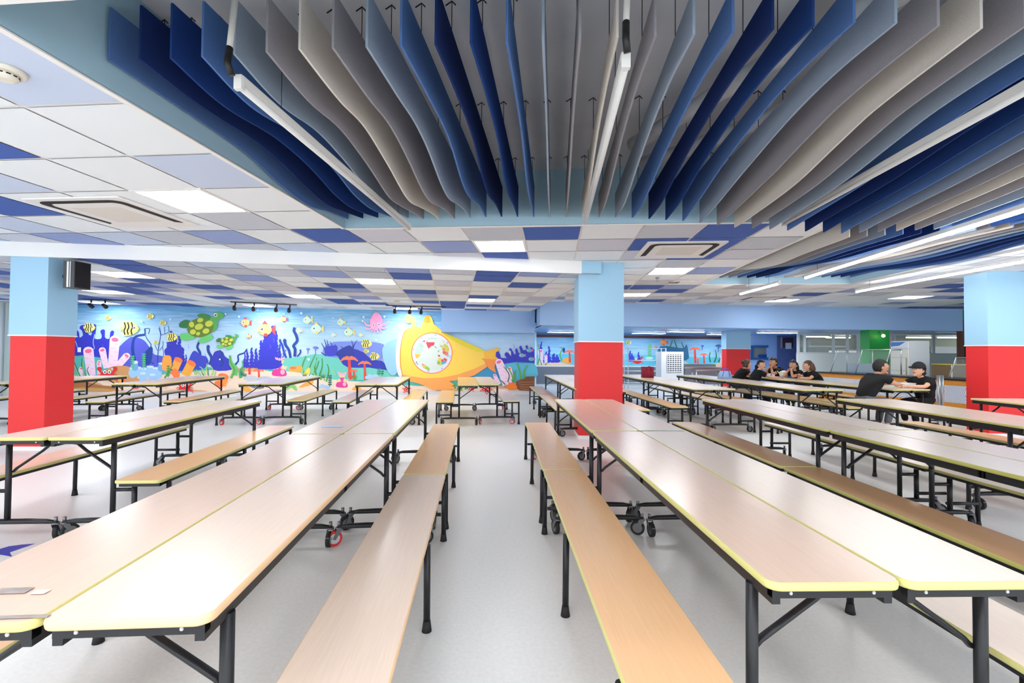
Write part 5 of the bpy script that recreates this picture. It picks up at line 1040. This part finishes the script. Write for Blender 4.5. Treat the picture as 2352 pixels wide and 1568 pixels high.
for k in range(9): box(bm, .19, .72, -.03, -.012, .63+k*.067, .66+k*.067)
for k in range(7): box(bm, .19+k*.086, .21+k*.086, -.028, -.012, .62, 1.22)
build('louvres', bm, wh, t)
for x in (.1, .74):
    bm = bmesh.new(); tube(bm, [(x-.015, .06, .035), (x+.015, .06, .035)], .034, 12); build('wheel', bm, rub, t)
p = atf(1573, 16.2); t = thing('sink_unit', 'stainless steel sink unit against the far mural wall', 'sink', p, .08)
bm = bmesh.new(); box(bm, 0, 1.4, 0, .55, .73, .79); bevel(bm, .01); build('top', bm, steel, t); bm = bmesh.new(); box(bm, 0, 1.4, .5, .54, .79, .88); build('splashback', bm, steel_d, t)
bm = bmesh.new(); box(bm, .03, 1.37, .02, .52, .25, .728); build('cabinet', bm, steel_d, t)
for x in (.04, 1.34):
    for y in (.04, .5): bm = bmesh.new(); tube(bm, [(x, y, 0), (x, y, .73)], .02, 8); build('leg', bm, steel, t)
p = atf(1628, 15.7); t = thing('work_table', 'lower stainless work table in front of the sink unit', 'table', p, .08)
bm = bmesh.new(); box(bm, -.45, .55, 0, .36, .67, .71); bevel(bm, .008); build('top', bm, steel, t); bm = bmesh.new(); box(bm, -.4, .5, .03, .33, .25, .28); build('shelf', bm, steel_d, t)
for x in (-.42, .52):
    for y in (.03, .33): bm = bmesh.new(); tube(bm, [(x, y, 0), (x, y, .67)], .02, 8); build('leg', bm, steel, t)
# ------------------------------------------------------------------ things on the tables
p = at(1487, 867, .7212); t = thing('cooler_bag', 'maroon insulated bag standing on a table right of the middle pillar', 'bag', p, .1)
mm = mat('bag_maroon', (132, 14, 44), .7, noise=.1, scale=20); bm = bmesh.new(); box(bm, -.12, .12, -.08, .08, 0, .25); bevel(bm, .018, 3); build('body', bm, mm, t, True)
bm = bmesh.new(); tube(bm, [(-.06, -.085, .16), (-.05, -.1, .24), (0, -.1, .265), (.05, -.1, .24), (.06, -.085, .16)], .008, 6); build('handle', bm, mm, t)
bm = bmesh.new(); box(bm, -.122, .122, -.082, .082, .235, .243); build('zip', bm, mat('zip_dark', (80, 10, 30), .5), t)
p = at(1665, 869, .7212); t = thing('tote_bag', 'pale blue tote bag with darker handles on the far table', 'bag', p, .1)
bm = bmesh.new(); v = box(bm, -.15, .15, -.06, .06, 0, .17)
for q in v:
    if q.co.z > .1: q.co.x *= .68; q.co.y *= .7
bevel(bm, .012, 2); build('body', bm, mat('tote_blue', (158, 194, 240), .6, noise=.06, scale=30), t, True)
for y in (-.05, .05):
    bm = bmesh.new(); tube(bm, [(-.09, y*1.2, .05), (-.06, y, .17), (-.04, y, .23), (.04, y, .23), (.06, y, .17), (.09, y*1.2, .05)], .006, 6); build('handle', bm, mat('tote_strap', (54, 92, 196), .6), t)
foam = mat('foam_white', (236, 238, 232), .5)
p = at(1800, 866, .7212); t = thing('food_pot', 'white lidded food pot on the table between the seated women', 'pot', p)
bm = bmesh.new(); tube(bm, [(0, 0, 0), (0, 0, .05), (0, 0, .10), (0, 0, .11)], [.07, .095, .10, .095], 16); build('bowl', bm, foam, t, True)
bm = bmesh.new(); tube(bm, [(0, 0, .111), (0, 0, .13), (0, 0, .155), (0, 0, .162)], [.10, .085, .035, .03], 16); build('lid', bm, foam, t, True)
bm = bmesh.new(); tube(bm, [(-.08, 0, .08), (-.13, 0, .12), (-.155, 0, .15)], [.02, .012, .01], 8); build('spout', bm, foam, t, True)
def cup(px, py, r, h, label, m=foam):
    p = at(px, py, .7212); bm = bmesh.new()
    for a, b in (((0, 0, 0), (0, 0, h)),): tube(bm, [a, b], [r*.75, r], 14, cap=True)
    tube(bm, [(0, 0, h), (0, 0, h+.004)], [r*1.04, r*1.04], 14); o = tag(build('cup', bm, m, None, False), label, 'cup'); o.location = p; return o
cup(1766, 866, .036, .085, 'white cup by the far women, the left one of two'); cup(1776, 867, .036, .075, 'white cup by the far women, the right one of two')
p = at(1783, 868, .7212); bm = bmesh.new(); box(bm, -.05, .07, -.04, .04, 0, .035); bevel(bm, .01); o = tag(build('snack_box', bm, mat('box_green', (206, 226, 206), .5)), 'small pale green snack box between the cups and the pot', 'box'); o.location = p
def clam(px, py, w, d, h, label):
    p = at(px, py, .7212); t = thing('takeout_box', label, 'box', p, .2)
    bm = bmesh.new(); v = box(bm, -w/2, w/2, -d/2, d/2, 0, h)
    for q in v:
        if q.co.z < .001: q.co.x *= .8; q.co.y *= .8
    bevel(bm, .008); build('tray', bm, foam, t)
    bm = bmesh.new(); box(bm, -w/2, w/2, -d/2, d/2, h+.001, h+.012); bevel(bm, .004); build('lid', bm, foam, t)
clam(2073, 890, .14, .12, .07, 'white foam box on the table in front of the man in the T-shirt')
p = at(2090, 889.5, .7212); bm = bmesh.new(); tube(bm, [(0, 0, 0), (0, 0, .03), (0, 0, .075)], [.045, .07, .088], 18); tube(bm, [(0, 0, .075), (0, 0, .079)], [.092, .092], 18); o = tag(build('bowl', bm, foam), 'white bowl by the hands of the woman in the cap', 'bowl'); o.location = p
p = at(2060, 888, .7212); bm = bmesh.new(); box(bm, -.12, .12, -.08, .08, 0, .012); bevel(bm, .004); box(bm, -.10, .10, -.06, .06, .012, .018); o = tag(build('food_tray', bm, mat('tray_pale', (206, 224, 214), .4)), 'pale flat food tray under the hands of the man', 'tray'); o.location = p
def spoon(p, L, label):
    bm = bmesh.new(); tube(bm, [(0, 0, .012), (-L*.5, -.02, .07), (-L, -.02, .13)], .004, 6); ellipsoid(bm, (.012, 0, .008), (.02, .013, .006)); o = tag(build('spoon', bm, mat('spoon_dark', (40, 44, 60), .4)), label, 'spoon'); o.location = p
spoon(at(2060, 886, .7212), .09, 'dark spoon held up from the tray by the man')
paper = mat('paper_strip', (214, 222, 240), .25, coat=.5)
def strip(px, py, w, d, yaw, label, m=paper, z=.7222):
    p = at(px, py, z); bm = bmesh.new(); box(bm, -w/2, w/2, -d/2, d/2, 0, .0006); o = tag(build('label_strip', bm, m), label, 'label'); o.location = p; o.rotation_euler = (0, 0, -yaw); return o
strip(764, 979, .155, .055, ya, 'white laminated strip on the second table left of the aisle'); strip(1515, 987, .33, .045, yb_, 'white laminated strip near the joint of the second table right of the aisle'); strip(1372, 916.8, .22, .05, yb_, 'white laminated strip at the far end of the second table right of the aisle')
tape = mat('tape_grey', (156, 146, 140), .6, noise=.25, scale=20)
for px, py, w, d, lb in ((30, 1356, .075, .028, 'grey tape residue at the left edge of the lower left table'), (92, 1359, .035, .02, 'pale scuff beside the grey tape residue on the lower left table'), (40, 1416, .13, .012, 'long thin grey tape mark near the end of the lower left table')):
    strip(px, py, w, d, ya, lb, tape if 'pale' not in lb else mat('scuff', (226, 218, 214), .6), .7224)
# blue floor graphic at the left edge
bm = bmesh.new(); pts = [(-60, 1290), (-20, 1266), (20, 1254), (50, 1250), (80, 1248), (50, 1258), (22, 1268), (28, 1278), (0, 1273), (-30, 1300), (-60, 1310)]
f = bm.faces.new([bm.verts.new(at(a, b, .0015)) for a, b in pts]); tag(build('floor_marking', bm, mat('floor_blue', (30, 60, 170), .4)), 'dark blue painted swoosh on the floor at the left edge', 'floor marking')
# ------------------------------------------------------------------ ceiling and wall fittings
def cassette(p, label, yaw=-YAW1):
    t = thing('air_conditioner', label, 'air conditioner', p, yaw, 'ceiling cassette air conditioners'); pl = mat('ac_white', (232, 230, 226), .45)
    bm = bmesh.new(); prism(bm, rrect(-.475, .475, -.475, .475, .02), -.018, -.002); build('panel', bm, pl, t)
    def ring(bm, a, b, z0, z1, r):
        A, B = rrect(-a, a, -a, a, r, 6), rrect(-b, b, -b, b, r*.75, 6)
        for i in range(len(A)):
            j = (i+1) % len(A)
            if A[i][1]+A[j][1] > .56: continue
            prism(bm, [A[i], A[j], B[j], B[i]], z0, z1)
    bm = bmesh.new(); ring(bm, .415, .352, -.0215, -.0181, .10); build('louvre_slot', bm, mat('slot_dark', (22, 22, 22), .8), t)
    bm = bmesh.new(); prism(bm, rrect(-.346, .346, -.346, .346, .075, 6), -.023, -.0181); build('inner_panel', bm, pl, t)
    bm = bmesh.new(); prism(bm, rrect(-.24, .24, -.24, .24, .01), -.0245, -.0231); build('intake_grille', bm, mat('grille_cream', (220, 216, 208), .7, noise=.06, scale=120), t)
cassette(at(272, 488, ZC1), 'square ceiling air-conditioning cassette at left, beside the glowing panel'); cassette(at(1556, 573, ZC1), 'square ceiling air-conditioning cassette above and right of the middle pillar'); cassette(at(1752, 684, ZC1), 'distant ceiling air-conditioning cassette under the short lit tube')
def disc(p, r, label, name='smoke_detector', cat='smoke detector'):
    t = thing(name, label, cat, p); m = mat('detector_cream', (224, 220, 206), .5)
    bm = bmesh.new(); tube(bm, [(0, 0, .0), (0, 0, -.012), (0, 0, -.022)], [r, r, r*.86], 28); build('base', bm, m, t); bm = bmesh.new(); tube(bm, [(0, 0, -.022), (0, 0, -.04), (0, 0, -.052)], [r*.66, r*.62, r*.38], 28); build('dome', bm, m, t)
    bm = bmesh.new()
    for k in range(12):
        a = 2*pi*k/12; box(bm, -r*.1, r*.1, r*.6, r*.652, -.034, -.028, 0, Matrix.Rotation(a, 4, 'Z'))
    build('slots', bm, mat('slot_dark', (22, 22, 22), .8), t)
disc(at(12, 160, ZC1), .078, 'round cream smoke detector at the upper left edge'); disc(at(1568, 685, ZC1-.001), .07, 'small round smoke detector near the blue soffit, right of the middle pillar'); disc(at(912, 690, ZC2), .07, 'small smoke detector above the right track light')
p = at(1510, 637, ZC1); t = thing('sprinkler', 'small metal sprinkler head right of the middle pillar', 'sprinkler', p); bm = bmesh.new(); tube(bm, [(0, 0, 0), (0, 0, -.02)], .035, 14); tube(bm, [(0, 0, -.02), (0, 0, -.07)], .012, 8); build('stem', bm, steel_d, t); bm = bmesh.new(); tube(bm, [(0, 0, -.07), (0, 0, -.076)], .022, 12); build('deflector', bm, steel_d, t)
p = at(1550, 648, ZC1); t = thing('air_vent', 'small slatted air vent in the ceiling right of the middle pillar', 'vent', p, -YAW1)
bm = bmesh.new(); box(bm, -.12, .3, -.15, .15, -.006, .0); build('vent_frame', bm, trim_m, t); bm = bmesh.new()
for k in range(5): box(bm, -.11+k*.04, -.09+k*.04, -.12, .12, -.009, -.0061)
build('slats', bm, mat('slot_dark', (22, 22, 22), .8), t)
# track lights
bkm = mat('track_black', (22, 22, 24), .5)
for a, b, sp, lab in (((150, 687.5), (287, 691), (209, 241), 'left'), ((529, 694), (682, 701), (540, 582, 634, 665), 'middle'), ((886, 702), (1024, 706), (908, 942, 968), 'right')):
    A, B = at(*a, 2.44), at(*b, 2.44); B = Vector((B.x, B.y, B.z)); L = (B-A).length; ang = math.atan2(B.y-A.y, B.x-A.x)
    t = thing('track_light', 'black track with small spotlights aimed at the mural, the %s one of three' % lab, 'track light', A, ang, 'black track lights before the mural')
    bm = bmesh.new(); box(bm, 0, L, -.018, .018, 0, .022); build('track', bm, bkm, t)
    for k, px in enumerate(sp):
        u = (px-a[0])/(b[0]-a[0])*L; bm = bmesh.new(); tube(bm, [(u, 0, 0), (u, 0, -.07)], .018, 8); tube(bm, [(u, 0, -.06), (u-.02, 0, -.11)], .008, 6); build('stem', bm, bkm, t)
        bm = bmesh.new(); tube(bm, [(u-.02, -.05, -.10), (u-.02, .05, -.145), (u-.02, .075, -.155)], [.032, .045, .048], 12); h = build('spot_head', bm, bkm, t)
    for k, px in enumerate(sp): pass
# loudspeaker on the left pillar
t = thing('loudspeaker', 'black-grilled wall loudspeaker mounted high on the left pillar', 'loudspeaker', (-5.80, 5.95, 2.08), -.05)
bm = bmesh.new(); box(bm, 0, .15, 0, .22, 0, .35); bevel(bm, .01); build('cabinet', bm, mat('speaker_grey', (66, 70, 74), .5), t); bm = bmesh.new(); box(bm, .151, .160, .012, .208, .012, .338); build('grille', bm, mat('grille_black', (20, 18, 20), .8, noise=.3, scale=300), t)
bm = bmesh.new(); box(bm, .05, .075, -.004, -.001, .01, .34); box(bm, .09, .10, -.004, -.001, .01, .34); build('side_strip', bm, trim_m, t); bm = bmesh.new(); tube(bm, [(0, .11, .16), (-.08, .11, .16)], .015, 8); tube(bm, [(-.078, .11, .16), (-.09, .11, .16)], .04, 12); build('bracket', bm, bkm, t)
bm = bmesh.new(); tube(bm, [(.02, .1, .35), (-.02, .1, .362), (-.06, .12, .358), (-.13, .12, .365)], .004, 6); build('cable', bm, bkm, t)
for px, py, lb in ((182, 803, 'white switch plate on the mural above the pink tube coral'), (1172, 812, 'white switch plate on the mural among blue coral right of the submarine')):
    bm = bmesh.new(); wall_rect(bm, lambda x, y, o: on_wall(x, y, WP, WYAW, o), px-4, py-5.5, px+4, py+5.5, .018, .028); tag(build('switch_plate', bm, trim_m), lb, 'switch plate')
# white door frame at the left edge, and the sheet of wall beside it
p = atY(6, 780, 12.15)
for i, dx in enumerate((0, .16)):
    bm = bmesh.new(); box(bm, p.x+dx-.05, p.x+dx+.03, 12.1, 12.18, 0, 2.46); struct(build('trim_%d' % (30+i), bm, mat('frame_mint', (206, 220, 216), .5)))
# lamps of the low ceiling beyond the soffit
fglow = mat('far_panel_glow', (255, 255, 255), .5, emit=FARE, ecol=(240, 248, 255))
for px, py, ww, YL, lb in ((1296, 766, 1.2, 16.4, 'left of the middle pillar'), (1490, 768, 1.2, 16.8, 'just right of the middle pillar'), (1575, 761, 1.2, 15.2, 'above the white air cooler'), (1656, 770, 1.0, 17.2, 'beside the distant red pillar'), (1785, 763, 1.3, 15.4, 'above the grey-blue door')):
    p = atY(px, py, YL); t = thing('flat_ceiling_lamp', 'flat white lamp on the low ceiling '+lb, 'ceiling light', (p.x, p.y, 2.004), .1, 'flat lamps of the low ceiling')
    bm = bmesh.new(); prism(bm, rrect(-ww/2, ww/2, -.16, .16, .03), -.03, -.001); build('housing', bm, alu, t)
    bm = bmesh.new(); prism(bm, rrect(-ww/2+.02, ww/2-.02, -.14, .14, .02), -.036, -.031); build('diffuser', bm, fglow, t)
# ------------------------------------------------------------------ light
w = bpy.data.worlds.new('world'); bpy.context.scene.world = w; w.use_nodes = True; w.node_tree.nodes['Background'].inputs[0].default_value = (.93, .96, 1, 1); w.node_tree.nodes['Background'].inputs[1].default_value = WORLD
sc = bpy.context.scene; sc.view_settings.view_transform = 'Standard'; sc.view_settings.look = 'None'; sc.view_settings.exposure = EXPO; sc.view_settings.gamma = 1
sc.cycles.max_bounces = 8; sc.cycles.diffuse_bounces = 4; sc.cycles.glossy_bounces = 3; sc.cycles.sample_clamp_indirect = 6; sc.cycles.caustics_reflective = False; sc.cycles.caustics_refractive = False
def area(name, loc, size, power, color=(1, 1, 1), rot=(0, 0, 0), sy=None):
    l = bpy.data.lights.new(name, 'AREA'); l.energy = power; l.size = size; l.color = color
    if sy: l.shape = 'RECTANGLE'; l.size_y = sy
    o = bpy.data.objects.new(name, l); COL.objects.link(o); o.location = loc; o.rotation_euler = rot; return o
def spot_to(name, a, b, power, ang=1.3):
    l = bpy.data.lights.new(name, 'SPOT'); l.energy = power; l.spot_size = ang; l.spot_blend = .6; l.shadow_soft_size = .05; o = bpy.data.objects.new(name, l); COL.objects.link(o)
    o.location = a; o.rotation_euler = (Vector(b)-Vector(a)).to_track_quat('-Z', 'Y').to_euler(); return o
for px in (209, 241, 540, 582, 634, 665, 908, 942, 968):
    a = at(px, 698 if px > 300 else 693, 2.28); spot_to('track_spot', (a.x, a.y+.14, 2.24), (a.x*1.04, a.y+3.0, 1.2), SPOT)
